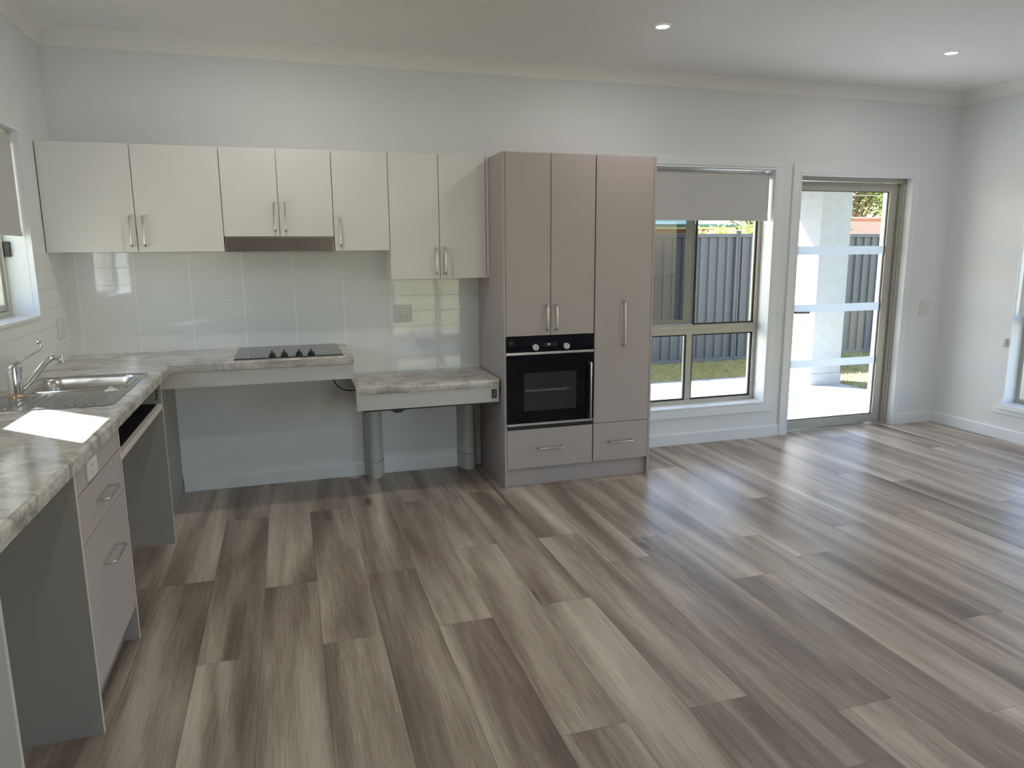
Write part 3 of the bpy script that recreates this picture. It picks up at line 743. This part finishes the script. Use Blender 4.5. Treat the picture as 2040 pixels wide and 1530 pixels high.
r0 = []
for k in range(32):
    a = 2*PI*k/32; r0.append((bm.verts.new((cxl+.0125*math.cos(a), yF-.0033, czl+.0125*math.sin(a))), bm.verts.new((cxl+.0108*math.cos(a), yF-.0033, czl+.0108*math.sin(a)))))
for k in range(32):
    if k in (2,3,18,19): continue
    p, q = r0[k], r0[(k+1) % 32]; bm.faces.new((p[0], q[0], q[1], p[1]))
prism(bm, [(cxl-.006,czl-.006),(cxl-.004,czl-.006),(cxl-.002,czl-.001),(cxl+.004,czl+.0005),(cxl+.002,czl-.006),(cxl+.004,czl-.006),(cxl+.0075,czl+.006),(cxl+.0055,czl+.006),(cxl+.0045,czl+.002),(cxl-.0015,czl+.001),(cxl+.0005,czl+.006),(cxl-.0015,czl+.006)], 'y', yF-.0034, yF-.0031)
obj('logo', bm, PRINTG, cp)
# small printed dial marks
for kx in (2.7135, 2.9205):
    bm = BM()
    for k in range(9):
        a = PI*(.15+.7*k/8)+0; x, z = kx+.029*math.cos(a), .9115+.029*math.sin(a)
        box(bm, x-.0012, x+.0012, yF-.0034, yF-.0031, z-.0012, z+.0012)
    obj('dial_marks', bm, PRINTG, cp)

# ------------------------------------------------------------------ left base run
px = .5991; px2 = .5348; yA = -2.5136; yB = -1.8898; yC = -.8852
uz = bz-th                                    # underside of the worktop
pt = .0165
t = thing('base_drawer_cabinet', 'greige base cabinet with an outlet panel above two drawers, near end of the sink run', 'cabinet', (.3,(yA+yB)/2,0))
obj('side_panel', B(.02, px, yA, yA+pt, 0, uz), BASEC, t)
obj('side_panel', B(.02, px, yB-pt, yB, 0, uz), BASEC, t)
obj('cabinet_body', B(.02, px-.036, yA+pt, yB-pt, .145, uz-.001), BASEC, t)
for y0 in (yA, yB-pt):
    obj('edge_strip', B(px, px+.0007, y0+.0005, y0+pt-.0005, 0, uz), EDGE, t)['label'] = 'pale edge banding'
obj('kickboard', B(px-.075, px-.059, yA+pt, yB-pt, 0, .142), BASEC, t)
obj('outlet_panel', B(px-.0165, px-.0005, yA+pt+g, yB-pt-g, .7835, uz-.002, .0008, 1), DRAWF, t)
d = obj('drawer', B(px-.0165, px-.0005, yA+pt+g, yB-pt-g, .6245, .7800, .0008, 1), DRAWF, t); bar_handle(d, (px-.0005,-2.287,.705), (px-.0005,-2.119,.705), NX, .036)
d = obj('drawer', B(px-.0165, px-.0005, yA+pt+g, yB-pt-g, .1435, .6215, .0008, 1), DRAWF, t); bar_handle(d, (px-.0005,-2.290,.485), (px-.0005,-2.119,.485), NX, .036)
bm = BM(); box(bm, px-.0004, px+.008, -2.375, -2.262, .7965, .8600, .002)
t = thing('power_outlet', 'white single outlet on the panel above the base drawers', 'outlet', (px,-2.32,.797))
obj('face_plate', bm, PLATE, t)
bm = BM(); box(bm, px+.008, px+.0105, -2.305, -2.275, .812, .845, .001); obj('rocker_switch', bm, PLATE, t)
bm = BM()
for y, z in ((-2.345,.838),(-2.327,.838),(-2.336,.816)): box(bm, px+.0079, px+.0084, y-.0015, y+.0015, z-.005, z+.005)
obj('socket_slots', bm, BLACK, t)

# sink knee space: shelf with pale front edge and far side panel
t = thing('sink_surround', 'greige open knee-space surround with a black shelf below the sink', 'cabinet', (.3,-1.39,0))
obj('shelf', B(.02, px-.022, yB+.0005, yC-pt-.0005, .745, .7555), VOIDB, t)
obj('shelf_edge', B(px-.022, px-.001, yB+.0005, yC-pt-.0005, .7285, .756, .001), EDGE, t)
obj('back_panel', B(.012, .02, yB+.0005, yC-pt-.0005, .756, uz-.002), VOIDB, t)  # near-black colour stands in for the unlit back of the space
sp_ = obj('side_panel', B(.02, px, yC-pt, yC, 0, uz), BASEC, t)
for x, z in ((.578,.838),(.576,.825),(.580,.818),(.575,.809),(.581,.803),(.577,.796),(.579,.786),(.574,.778),(.50,.84),(.47,.79)):
    bm = BM(); disc(bm, (x, yC-pt-.0006, z), .0042 if x > .55 else .0035, 'y', .0005, 10); obj('drill_hole', bm, BLACK, sp_)
for nm, y0 in (('a', yC-pt),):
    obj('edge_strip', B(px, px+.0007, y0+.0005, y0+pt-.0005, 0, uz), EDGE, t)['label'] = 'pale edge banding'
# corner return panel facing the cooktop knee space
o = obj('corner_panel', B(px2-.0165, px2, yC+.0005, -.0005, 0, uz-.0005), BASEC, None)
tag(o, 'greige full-height panel closing the corner left of the cooktop knee space', 'panel')
# end panel near the camera
o = obj('end_panel', B(.02, px, -3.148, -3.1315, 0, uz-.0005), PALE, None)
tag(o, 'greige end panel under the near end of the left worktop, at the photo edge', 'panel')
for ob in (o,): pass

# ------------------------------------------------------------------ sink
def make_sink():
    t = thing('sink', 'stainless drop-in sink with one bowl and a ribbed drainer', 'sink', (.31,-1.31,bz))
    X0, X1, Y0, Y1 = .062, .553, -1.718, -.893
    bx0, bx1, by0, by1 = .112, .515, -1.322, -.955      # bowl
    def rr(x0, x1, y0, y1, r, n=6):
        pts = []
        for cx, cy, a0 in ((x1-r,y1-r,0),(x0+r,y1-r,PI/2),(x0+r,y0+r,PI),(x1-r,y0+r,3*PI/2)):
            for k in range(n+1):
                a = a0+PI/2*k/n; pts.append((cx+r*math.cos(a), cy+r*math.sin(a)))
        return pts
    # deck with a bowl hole: bridge outer and inner loops
    bm = BM(); zt = bz+.0045
    outer = rr(X0,X1,Y0,Y1,.03); inner = rr(bx0,bx1,by0,by1,.07)
    layers = [(rr(X0-.0,X1+.0,Y0,Y1,.03), bz+.0003), (rr(X0+.003,X1-.003,Y0+.003,Y1-.003,.028), zt), (rr(X0+.012,X1-.012,Y0+.012,Y1-.012,.022), zt), (rr(X0+.016,X1-.016,Y0+.016,Y1-.016,.02), zt-.002)]
    prev = None
    for pts, z in layers:
        cur = [bm.verts.new((x, y, z)) for x, y in pts]
        if prev:
            for k in range(len(cur)): bm.faces.new((prev[k], prev[(k+1) % len(cur)], cur[(k+1) % len(cur)], cur[k]))
        prev = cur
    inn = [bm.verts.new((x, y, zt-.002)) for x, y in inner]
    # fill between prev (outer deck loop) and inn
    es = [bm.edges.new((inn[k], inn[(k+1) % len(inn)])) for k in range(len(inn))]
    oe = [bm.edges.get((prev[k], prev[(k+1) % len(prev)])) for k in range(len(prev))]
    bmesh.ops.triangle_fill(bm, edges=es+oe, use_beauty=True, use_dissolve=False)
    # remove any triangles that were put over the bowl
    kill = [f for f in bm.faces if len(f.verts) == 3 and bx0+.02 < f.calc_center_median().x < bx1-.02 and by0+.02 < f.calc_center_median().y < by1-.02 and all(v in inn for v in f.verts)]
    bmesh.ops.delete(bm, geom=kill, context='FACES_ONLY')
    obj('deck', bm, DECK, t, True)
    bm = BM(); tube(bm, [(x, y, zt-.0008) for x, y in rr(bx0-.004,bx1+.004,by0-.004,by1+.004,.072)]+[(bx1+.004, by1-.068, zt-.0008)], .0028, 6); obj('bowl_rim', bm, RIM, t, True)
    bm = BM(); prev = None
    for ins, z, r in ((0,zt-.002,.07),(.004,zt-.008,.068),(.010,bz-.04,.066),(.016,bz-.10,.064),(.024,bz-.130,.058),(.045,bz-.143,.05),(.12,bz-.148,.04)):
        cur = [bm.verts.new((x, y, z)) for x, y in rr(bx0+ins,bx1-ins,by0+ins,by1-ins,r)]
        if prev:
            for k in range(len(cur)): bm.faces.new((prev[k], prev[(k+1) % len(cur)], cur[(k+1) % len(cur)], cur[k]))
        prev = cur
    bm.faces.new(prev)
    obj('bowl', bm, STEEL, t, True)
    bm = BM(); disc(bm, ((bx0+bx1)/2,(by0+by1)/2,bz-.1475), .042, 'z', .002, 28); disc(bm, ((bx0+bx1)/2,(by0+by1)/2,bz-.1455), .02, 'z', .0012, 20); obj('waste', bm, TAPM, t, True)
    # drainer ribs run across the short way, slightly raised
    bm = BM()
    for k in range(1, 11):
        x = .130+k*.0345
        ya, yb_ = -1.665, -1.385+ .012*((k-5)**2)/25*(-1)
        z = zt-.002
        vs = [bm.verts.new(p) for p in ((x-.006,ya,z),(x,ya+.004,z+.0032),(x+.006,ya,z),(x-.006,yb_,z),(x,yb_-.004,z+.0032),(x+.006,yb_,z))]
        bm.faces.new((vs[0],vs[3],vs[4],vs[1])); bm.faces.new((vs[1],vs[4],vs[5],vs[2])); bm.faces.new((vs[0],vs[1],vs[2])); bm.faces.new((vs[5],vs[4],vs[3]))
    obj('drainer_ribs', bm, DECK, t, True)
make_sink()
bm = BM(); tube(bm, [(.478,-1.375,bz+.003),(.478,-1.375,bz+.008),(.478,-1.375,bz+.012),(.478,-1.375,bz+.020)], [.028,.026,.010,.009], 20)
o = obj('glare_disc', bm, PLATE, None, True); tag(o, 'small whitish disc standing in for glare on the sink ledge beside the bowl', 'glare')  # whitish disc modelled in place of a glare spot

# mixer tap
tz = bz+.0027; tx, ty = .118, -1.372
t = thing('mixer_tap', 'chrome mixer tap with a long looped lever and swivel spout', 'tap', (tx,ty,tz))
bm = BM(); tube(bm, [(tx,ty,tz),(tx,ty,tz+.006)], [.036,.034], 24); obj('base_ring', bm, BRASS, t, True)
bm = BM(); tube(bm, [(tx,ty,tz+.006),(tx,ty,tz+.098),(tx,ty,tz+.100),(tx,ty,tz+.125),(tx,ty,tz+.134)], [.0285,.0285,.033,.033,.022], 28); obj('body', bm, TAPM, t, True)
bm = BM(); tube(bm, arcpts([(tx+.012,ty+.008,tz+.020),(tx+.035,ty+.045,tz+.045),(tx+.088,ty+.135,tz+.128),(tx+.108,ty+.170,tz+.140),(tx+.128,ty+.200,tz+.134)], .03, 5), .0125, 16)
sp2 = obj('spout', bm, TAPM, t, True)
bm = BM(); tube(bm, [(tx+.124,ty+.196,tz+.140),(tx+.126,ty+.198,tz+.108)], .0145, 18); obj('aerator', bm, TAPM, sp2, True)
bm = BM(); tube(bm, arcpts([(tx-.004,ty-.002,tz+.128),(tx+.012,ty+.025,tz+.140),(tx+.028,ty+.075,tz+.151),(tx+.055,ty+.160,tz+.172),(tx+.060,ty+.185,tz+.180),(tx+.060,ty+.192,tz+.200),(tx+.057,ty+.182,tz+.214),(tx+.052,ty+.168,tz+.210)], .015, 4), [.0165]*1+[.014]*4+[.0055]*999, 12) if False else BM()
lp = arcpts([(tx-.006,ty-.004,tz+.130),(tx+.012,ty+.025,tz+.141),(tx+.028,ty+.075,tz+.151),(tx+.055,ty+.160,tz+.172),(tx+.062,ty+.186,tz+.184),(tx+.060,ty+.192,tz+.204),(tx+.055,ty+.176,tz+.213),(tx+.053,ty+.166,tz+.203)], .015, 4)
rs = [max(.0052, .0175-.0125*min(1, (Vector(p)-Vector(lp[0])).length/.075)) for p in lp]
bm.free(); bm = tube(BM(), lp, rs, 12); obj('lever', bm, TAPM, t, True)

# ------------------------------------------------------------------ outlets and switches
def double_outlet(x0, x1, z0, z1, y, label):
    t = thing('power_outlet', label, 'outlet', ((x0+x1)/2, y, z0))
    pl = obj('face_plate', B(x0, x1, y-.009, y, z0, z1, .003), PLATE, t)
    w = (x1-x0)
    for i in (0, 1):
        cx = x0+w*(.34+.35*i)
        obj('rocker_switch', B(cx-.016, cx+.016, y-.0125, y-.009, z0+.068, z0+.096, .0012), PLATE, t)
        bm = BM()
        for dx, dz, rot in ((-.0075,.008,.5),(.0075,.008,-.5),(0,-.009,0)):
            s = .0055; dxr, dzr = math.sin(rot)*s, math.cos(rot)*s
            px_, pz_ = cx+dx, z0+.036+dz
            prism(bm, [(px_-dxr-.0012, pz_-dzr),(px_-dxr+.0012, pz_-dzr),(px_+dxr+.0012, pz_+dzr),(px_+dxr-.0012, pz_+dzr)], 'y', y-.0097, y-.0088)
        obj('socket_slots', bm, BLACK, t)
double_outlet(1.922, 2.038, 1.043, 1.157, -T, 'white double power outlet on the back splashback below the lowest upper cabinet')
t = thing('power_outlet', 'white outlet on the left wall tiles near the corner above the tap', 'outlet', (T,-.227,1.038))
obj('face_plate', B(T, T+.009, -.285, -.170, 1.038, 1.156, .003), PLATE, t)
bm = BM(); disc(bm, (T+.0088, -.20, 1.078), .003, 'x', .0008, 10); obj('screw', bm, BLACK, t)
t = thing('light_switch', 'white light switch on the back wall right of the glass door', 'switch', (6.437,0,.945))
obj('face_plate', B(6.401, 6.500, -.009, 0, .945, 1.066, .003), PLATE, t)
obj('rocker_switch', B(6.438, 6.466, -.0135, -.009, .962, .995, .0012), PLATE, t); obj('rocker_switch', B(6.438, 6.466, -.0135, -.009, 1.012, 1.045, .0012), PLATE, t)

# ------------------------------------------------------------------ downlights
spots = [(3.345,-.980),(5.415,-.990),(1.275,-.980),(1.27,-3.3),(3.34,-3.3),(5.41,-3.3)]
for i, (x, y) in enumerate(spots):
    lab = ['recessed round downlight, lit, in the ceiling above the tall cabinets', 'recessed round downlight, lit, in the ceiling near the glass door'][i] if i < 2 else ('recessed round downlight, lit, in the ceiling above the cooktop, just out of the photo' if i == 2 else 'recessed ceiling downlight in the room beyond the photo')
    t = thing('downlight', lab, 'light', (x, y, H-.004), group='recessed downlights' if i < 3 else 'downlights beyond the photo')
    bm = BM()
    n = 40; rs = []
    for r, z in ((.049,H-.0005),(.049,H-.005),(.041,H-.007),(.037,H-.004)):
        rs.append([bm.verts.new((x+r*math.cos(2*PI*k/n), y+r*math.sin(2*PI*k/n), z)) for k in range(n)])
    for a, b_ in zip(rs, rs[1:]):
        for k in range(n): bm.faces.new((a[k], a[(k+1) % n], b_[(k+1) % n], b_[k]))
    obj('bezel', bm, TRIM, t, True)
    bm = BM(); disc(bm, (x, y, H-.0045), .037, 'z', .003, 32); obj('diffuser', bm, LAMP, t)
    la = bpy.data.lights.new('downlight_lamp', 'AREA'); la.shape = 'DISK'; la.size = .07; la.energy = 5.6; la.color = (1,.93,.87)
    lo = bpy.data.objects.new('lamp', la); COL.objects.link(lo); lo.parent = t; lo.location = (0, 0, -.009)

# ------------------------------------------------------------------ outside
o = obj('lawn', B(-30, 70, -40, 70, GZ-.3, GZ-.02), GROUND); tag(o, 'dry grassy ground around the house', 'lawn'); o['kind'] = 'structure'
bm = BM(); box(bm, -.3, 7.80, TH, 3.15, GZ-.12, GZ+.02, .004)
o = obj('patio_slab', bm, CONC); tag(o, 'pale sunlit concrete patio outside the window and door', 'patio')
bm = BM(); box(bm, -.3, 7.80, 3.155, 3.27, GZ-.12, GZ+.012, .004)
o = obj('patio_kerb', bm, KERB); tag(o, 'narrow grey kerb strip between patio and grass', 'kerb')
# bright paving on the other sides
bm = BM(); box(bm, W+TH+.01, W+TH+2.6, -7.4, .1, GZ-.12, GZ+.015); box(bm, -.3, W+TH+.009, YB-TH-3.0, YB-TH-.01, GZ-.12, GZ+.015)
o = obj('side_path', bm, CONC); tag(o, 'pale concrete path beside the house', 'path')
# grass blades
bm = BM()
def blades(x0, x1, y0, y1, n):
    for _ in range(n):
        x, y = random.uniform(x0, x1), random.uniform(y0, y1); h = random.uniform(.012,.04); a = random.uniform(0, PI); w = .004
        lx, ly = random.uniform(-.02,.02), random.uniform(-.02,.02)
        dx, dy = w*math.cos(a), w*math.sin(a); z = GZ-.02
        bm.faces.new([bm.verts.new(p) for p in ((x-dx,y-dy,z),(x+dx,y+dy,z),(x+lx,y+ly,z+h))])
blades(5.0, 9.0, 3.30, 4.69, 26000); blades(7.83, 11.5, 1.2, 4.69, 22000)
o = obj('grass', bm, BLADE); tag(o, 'short dry grass growing between the patio and the fence', 'grass', kind='stuff')
# roof over the patio, porch and eaves
bm = BM(); box(bm, -.75, 5.2, TH+.001, 2.25, 2.40, 2.62); box(bm, 5.2, 7.95, TH+.001, 3.25, 2.40, 2.62); box(bm, -.70, -TH-.001, -7.6, TH, 2.55, 2.62); box(bm, W+TH+.001, W+TH+.6, -7.6, TH, 2.45, 2.62)
o = obj('patio_roof', bm, RENDER); tag(o, 'white-lined patio roof over the back door', 'roof')
bm = BM(); box(bm, 7.350, 7.784, 2.41, 3.06, GZ+.16, 2.40); box(bm, 7.343, 7.791, 2.403, 3.067, GZ+.02, GZ+.158)
o = obj('porch_pillar', bm, RENDER); tag(o, 'thick white rendered pillar holding up the patio roof', 'pillar')

# fence: bays of ribbed sheet between posts
FY = 4.76; FG = 'dark grey steel fence bays along the back boundary'
posts = [7.815+3.15*k for k in range(-2, 4)]
zt_, zb_ = 1.745, -.185
t = thing('fence', 'dark grey ribbed steel fence with posts along the back boundary beyond the grass', 'fence', (7.8, FY, zb_))
for k in range(len(posts)-1):
    a, b_ = posts[k]+.028, posts[k+1]-.028
    bm = BM(); pts = [(a, FY+.012)]; x = a+.045
    while x < b_-.11:
        pts += [(x, FY+.012), (x+.012, FY-.016), (x+.052, FY-.016), (x+.064, FY+.012)]
        x += .152
    pts.append((b_, FY+.012))
    prism(bm, pts+[(p[0], p[1]+.002) for p in pts[::-1]], 'z', zb_+.03, zt_-.03)
    obj('fence_sheet', bm, FENCE, t)
    obj('top_rail', B(a, b_, FY-.024, FY+.022, zt_-.055, zt_, .004), FENCE, t)
    obj('bottom_rail', B(a, b_, FY-.026, FY+.022, zb_, zb_+.055, .003), FENCE, t)
for k, x in enumerate(posts):
    bm = BM(); box(bm, x-.042, x-.014, FY-.034, FY+.03, GZ-.02, zt_+.03, .003); box(bm, x+.014, x+.042, FY-.034, FY+.03, GZ-.02, zt_+.03, .003); box(bm, x-.016, x+.016, FY-.026, FY+.026, GZ-.02, zt_+.028)
    pst = obj('post', bm, FENCE, t)
    obj('post_cap', B(x-.046, x+.046, FY-.038, FY+.034, zt_+.0285, zt_+.040, .004), FENCE, pst)

# neighbour house with teal roof (behind the fence, seen through the window)
t = thing('neighbour_house', 'red brick house with a pale teal steel roof beyond the fence', 'house', (6,14,GZ-.02))
hx1_ = 10.9
obj('brick_wall', B(-3, hx1_, 10.45, 17, GZ-.02, 1.975), BRICK, t)
wn = obj('window', B(9.98, 10.6, 10.43, 10.46, .9, 1.90), DARKW, t); bm = BM(); wframe(bm, 9.98, 10.6, .9, 1.90, .035, bx_, 10.41, 10.43); box(bm, 10.27, 10.30, 10.41, 10.43, .935, 1.865); obj('window_frame', bm, RENDER, wn)
wn = obj('window', B(8.2, 9.2, 10.43, 10.46, .9, 1.93), DARKW, t); bm = BM(); wframe(bm, 8.2, 9.2, .9, 1.93, .035, bx_, 10.41, 10.43); obj('window_frame', bm, RENDER, wn)
obj('soffit', B(-3.4, hx1_+.38, 10.02, 17.4, 1.98, 2.03), CREAM, t)
obj('gutter', B(-3.5, hx1_+.48, 9.95, 17.5, 2.035, 2.09, .005), TEALD, t)
bm = BM()
e0, e1, f0, f1, ze, zr = -3.45, hx1_+.43, 10.0, 17.45, 2.09, 3.55
A_ = [bm.verts.new(p) for p in ((e0,f0,ze),(e1,f0,ze),(e1,f1,ze),(e0,f1,ze))]; Rg = [bm.verts.new(p) for p in ((e0+3.7,13.7,zr),(e1-3.7,13.7,zr))]
bm.faces.new((A_[0],A_[1],Rg[1],Rg[0])); bm.faces.new((A_[1],A_[2],Rg[1])); bm.faces.new((A_[2],A_[3],Rg[0],Rg[1])); bm.faces.new((A_[3],A_[0],Rg[0])); bm.faces.new(A_[::-1])
rf = obj('roof', bm, TEAL, t)
bm = BM(); x = e0+3.8
while x < e1-3.8:
    vs = [bm.verts.new(p) for p in ((x-.02,f0,ze+.003),(x+.02,f0,ze+.003),(x+.02,13.68,zr+.003),(x-.02,13.68,zr+.003))]
    vt = [bm.verts.new((v.co.x, v.co.y, v.co.z+.03)) for v in vs]; bm.faces.new(vt); bm.faces.new((vs[0],vs[1],vt[1],vt[0])); bm.faces.new((vs[1],vs[2],vt[2],vt[1])); bm.faces.new((vs[3],vs[0],vt[0],vt[3])); x += .19
obj('roof_rib', bm, TEAL, rf)['kind'] = 'stuff'
# neighbour house with terracotta tiles (through the door)
t = thing('neighbour_house', 'house with an orange terracotta tiled hip roof beyond the fence', 'house', (30,25,GZ-.02))
obj('brick_wall', B(22.3, 38, 20.4, 24.6, GZ-.02, 1.95), BRICK, t)
obj('gutter', B(21.7, 38.5, 19.85, 25.2, 1.96, 2.08), RENDER, t)
bm = BM()
def course(p0, p1, q0, q1, n):
    """stepped tile courses between eave line p0-p1 and ridge line q0-q1"""
    p0, p1, q0, q1 = map(Vector, (p0, p1, q0, q1))
    for k in range(n):
        a, b_ = k/n, (k+1)/n
        v = [bm.verts.new(x) for x in (p0.lerp(q0,a)+Vector((0,0,.05)), p1.lerp(q1,a)+Vector((0,0,.05)), p1.lerp(q1,b_), p0.lerp(q0,b_))]; bm.faces.new(v)
        w = [bm.verts.new(x) for x in (p0.lerp(q0,a), p1.lerp(q1,a))]; bm.faces.new((w[0], w[1], v[1], v[0]))
course((21.7,19.85,2.08),(38.5,19.85,2.08),(24.15,21.6,2.72),(38.5,21.6,2.72), 7)
course((21.7,25.2,2.08),(21.7,19.85,2.08),(24.15,23.4,2.72),(24.15,21.6,2.72), 7)
v = [bm.verts.new(p) for p in ((24.15,21.6,2.72),(38.5,21.6,2.72),(38.5,23.4,2.72),(24.15,23.4,2.72))]; bm.faces.new(v)
rf = obj('roof', bm, TERRA, t)
bm = BM(); tube(bm, [(21.75,19.9,2.12),(24.15,21.6,2.80)], .10, 8); tube(bm, [(24.15,21.6,2.78),(38.5,21.6,2.78)], .10, 8); obj('ridge_cap', bm, TERRA, rf)

# vegetation
def tree(name, label, cx, cy, zt0, zc, rx, ry, rz, n, ls, mat, group=None, cat='tree', holes=.0, stems=7):
    t = thing(name, label, cat, (cx, cy, GZ-.02), group)
    rnd = random.Random(int(cx*100+cy))
    bm = BM(); tr = max(.03, rx*.07)
    tube(bm, [(cx,cy,GZ-.02),(cx+rx*.05,cy,zt0),(cx,cy,zc)], [tr,tr*.75,tr*.35], 8)
    tips = []
    for k in range(stems*3):
        a = rnd.uniform(0, 2*PI); e = rnd.uniform(-.5, 1); q = rnd.uniform(.45,.85)
        tip = Vector((cx+rx*q*math.cos(a)*math.cos(e), cy+ry*q*math.sin(a)*math.cos(e), zc+rz*q*math.sin(e))); tips.append(tip)
        b0 = Vector((cx, cy, zt0+(zc-zt0)*rnd.uniform(0,.9)))
        tube(bm, [b0, b0.lerp(tip,.5)+Vector((0,0,rz*.1)), tip], [tr*.35,tr*.2,tr*.07], 5)
    obj('trunk' if cat == 'tree' else 'stem', bm, BARK, t)
    bm = BM()
    for k in range(n):
        c0 = rnd.choice(tips); s = rx*.24
        p = c0+Vector((rnd.gauss(0,s), rnd.gauss(0,s*ry/rx), rnd.gauss(0,s*rz/rx*.9)))
        d = Vector((rnd.gauss(0,1), rnd.gauss(0,1), rnd.gauss(0,1))).normalized(); e = d.orthogonal().normalized(); l = ls*rnd.uniform(.6,1.3)
        vs = [bm.verts.new(p+d*l), bm.verts.new(p+e*l*.38), bm.verts.new(p-d*l), bm.verts.new(p-e*l*.38)]
        bm.faces.new(vs)
    obj('foliage', bm, mat, t)
tree('tree', 'airy yellow-green tree behind the terracotta roof, seen through the door', 32.9, 30.2, 1.8, 5.25, 4.5, 3.2, 3.1, 15000, .14, LEAFA)
tree('tree', 'broad green tree at the right end of the teal-roofed house, seen through the window', 13.6, 12.6, .8, 2.7, 1.9, 1.5, 1.6, 9000, .07, LEAFB)
tree('shrub', 'yellow-green shrub in front of the brick house, behind the fence', 10.75, 9.2, .6, 1.5, .85, .5, .6, 5000, .045, LEAFY, cat='shrub')
tree('tree', 'green tree standing far off behind the fence, right of the shrub', 17.6, 16.2, 1.0, 3.1, 2.0, 1.7, 1.9, 6000, .09, LEAFB)
o = obj('power_line', tube(BM(), [(20.2,18,3.50),(28,18,3.46),(38,18,3.66)], .014, 6), RENDER); tag(o, 'thin pale overhead cable crossing in front of the far tree', 'cable')

# ------------------------------------------------------------------ light
SUN_DIR = Vector((1, -.965, -1.135)).normalized()
sl = bpy.data.lights.new('sun', 'SUN'); sl.energy = 48; sl.angle = math.radians(.55); sl.color = (1,.985,1.07)
so = bpy.data.objects.new('sun', sl); COL.objects.link(so); so.rotation_euler = SUN_DIR.to_track_quat('-Z', 'Y').to_euler(); so.location = (-20, 20, 22)
wd = bpy.data.worlds.new('sky'); S.world = wd; wd.use_nodes = True
N = wd.node_tree.nodes; L = wd.node_tree.links; N.clear()
ow = N.new('ShaderNodeOutputWorld'); bg = N.new('ShaderNodeBackground'); sk = N.new('ShaderNodeTexSky')
sk.sky_type = 'NISHITA'; sk.sun_disc = False; sk.sun_elevation = math.radians(38.8); sk.sun_rotation = math.atan2(-1, .965); sk.air_density = 1.2; sk.dust_density = .6
tn = N.new('ShaderNodeVectorMath'); tn.operation = 'MULTIPLY'; tn.inputs[1].default_value = (1.04,.985,1.07); L.new(sk.outputs[0], tn.inputs[0]); L.new(tn.outputs[0], bg.inputs[0]); bg.inputs[1].default_value = .8; L.new(bg.outputs[0], ow.inputs[0])
# sky portals in the real openings
def portal(loc, rot, sx, sy):
    la = bpy.data.lights.new('portal', 'AREA'); la.shape = 'RECTANGLE'; la.size = sx; la.size_y = sy; la.cycles.is_portal = True
    lo = bpy.data.objects.new('portal', la); COL.objects.link(lo); lo.location = loc; lo.rotation_euler = rot
portal(((wx0+wx1)/2, TH+.03, (wz0+wz1)/2), (-PI/2,0,0), wx1-wx0, wz1-wz0)
portal(((dx0+dx1)/2, TH+.03, dz1/2), (-PI/2,0,0), dx1-dx0, dz1)
portal((-TH-.03, (ly0+ly1)/2, (lz0+lz1)/2), (0,-PI/2,0), lz1-lz0, ly1-ly0)
portal((W+TH+.03, (ry0+ry1)/2, (rz0+rz1)/2), (0,PI/2,0), rz1-rz0, ry1-ry0)
portal((W+TH+.03, -5.3, 1.2), (0,PI/2,0), 1.84, 2.2)
portal((3.7, YB-TH-.03, 1.075), (PI/2,0,0), 1.6, 2.15)

# ------------------------------------------------------------------ camera
r = Vector((0.9548310941756286, -0.29705854370147255, -0.007335067098001032))
up = Vector((0.060566790724419076, 0.17039375905761955, 0.9835129031871206))
f = Vector((0.2909110610766051, 0.9395329629598816, -0.18068914205095307))
cam = bpy.data.cameras.new('camera'); co = bpy.data.objects.new('camera', cam); COL.objects.link(co)
mw = Matrix(((r.x,up.x,-f.x,1.2390770689759627),(r.y,up.y,-f.y,-4.873597510094368),(r.z,up.z,-f.z,1.5053716923833294),(0,0,0,1)))
co.matrix_world = mw
cam.sensor_fit = 'HORIZONTAL'; cam.sensor_width = 36; cam.lens = 1437.6813173097455*36/2040; cam.clip_start = .02; cam.clip_end = 300
S.camera = co

S.view_settings.view_transform = 'Standard'; S.view_settings.look = 'None'; S.view_settings.gamma = 1; S.view_settings.exposure = 0.0
S.view_settings.use_curve_mapping = False
cy = S.cycles
cy.use_adaptive_sampling = True; cy.adaptive_threshold = .02; cy.use_denoising = True; cy.denoiser = 'OPENIMAGEDENOISE'
cy.max_bounces = 12; cy.diffuse_bounces = 7; cy.glossy_bounces = 5; cy.transparent_max_bounces = 16; cy.transmission_bounces = 6
cy.sample_clamp_indirect = 6; cy.caustics_reflective = False; cy.caustics_refractive = False
for ob in bpy.data.objects:
    if '_o' in ob: del ob['_o']
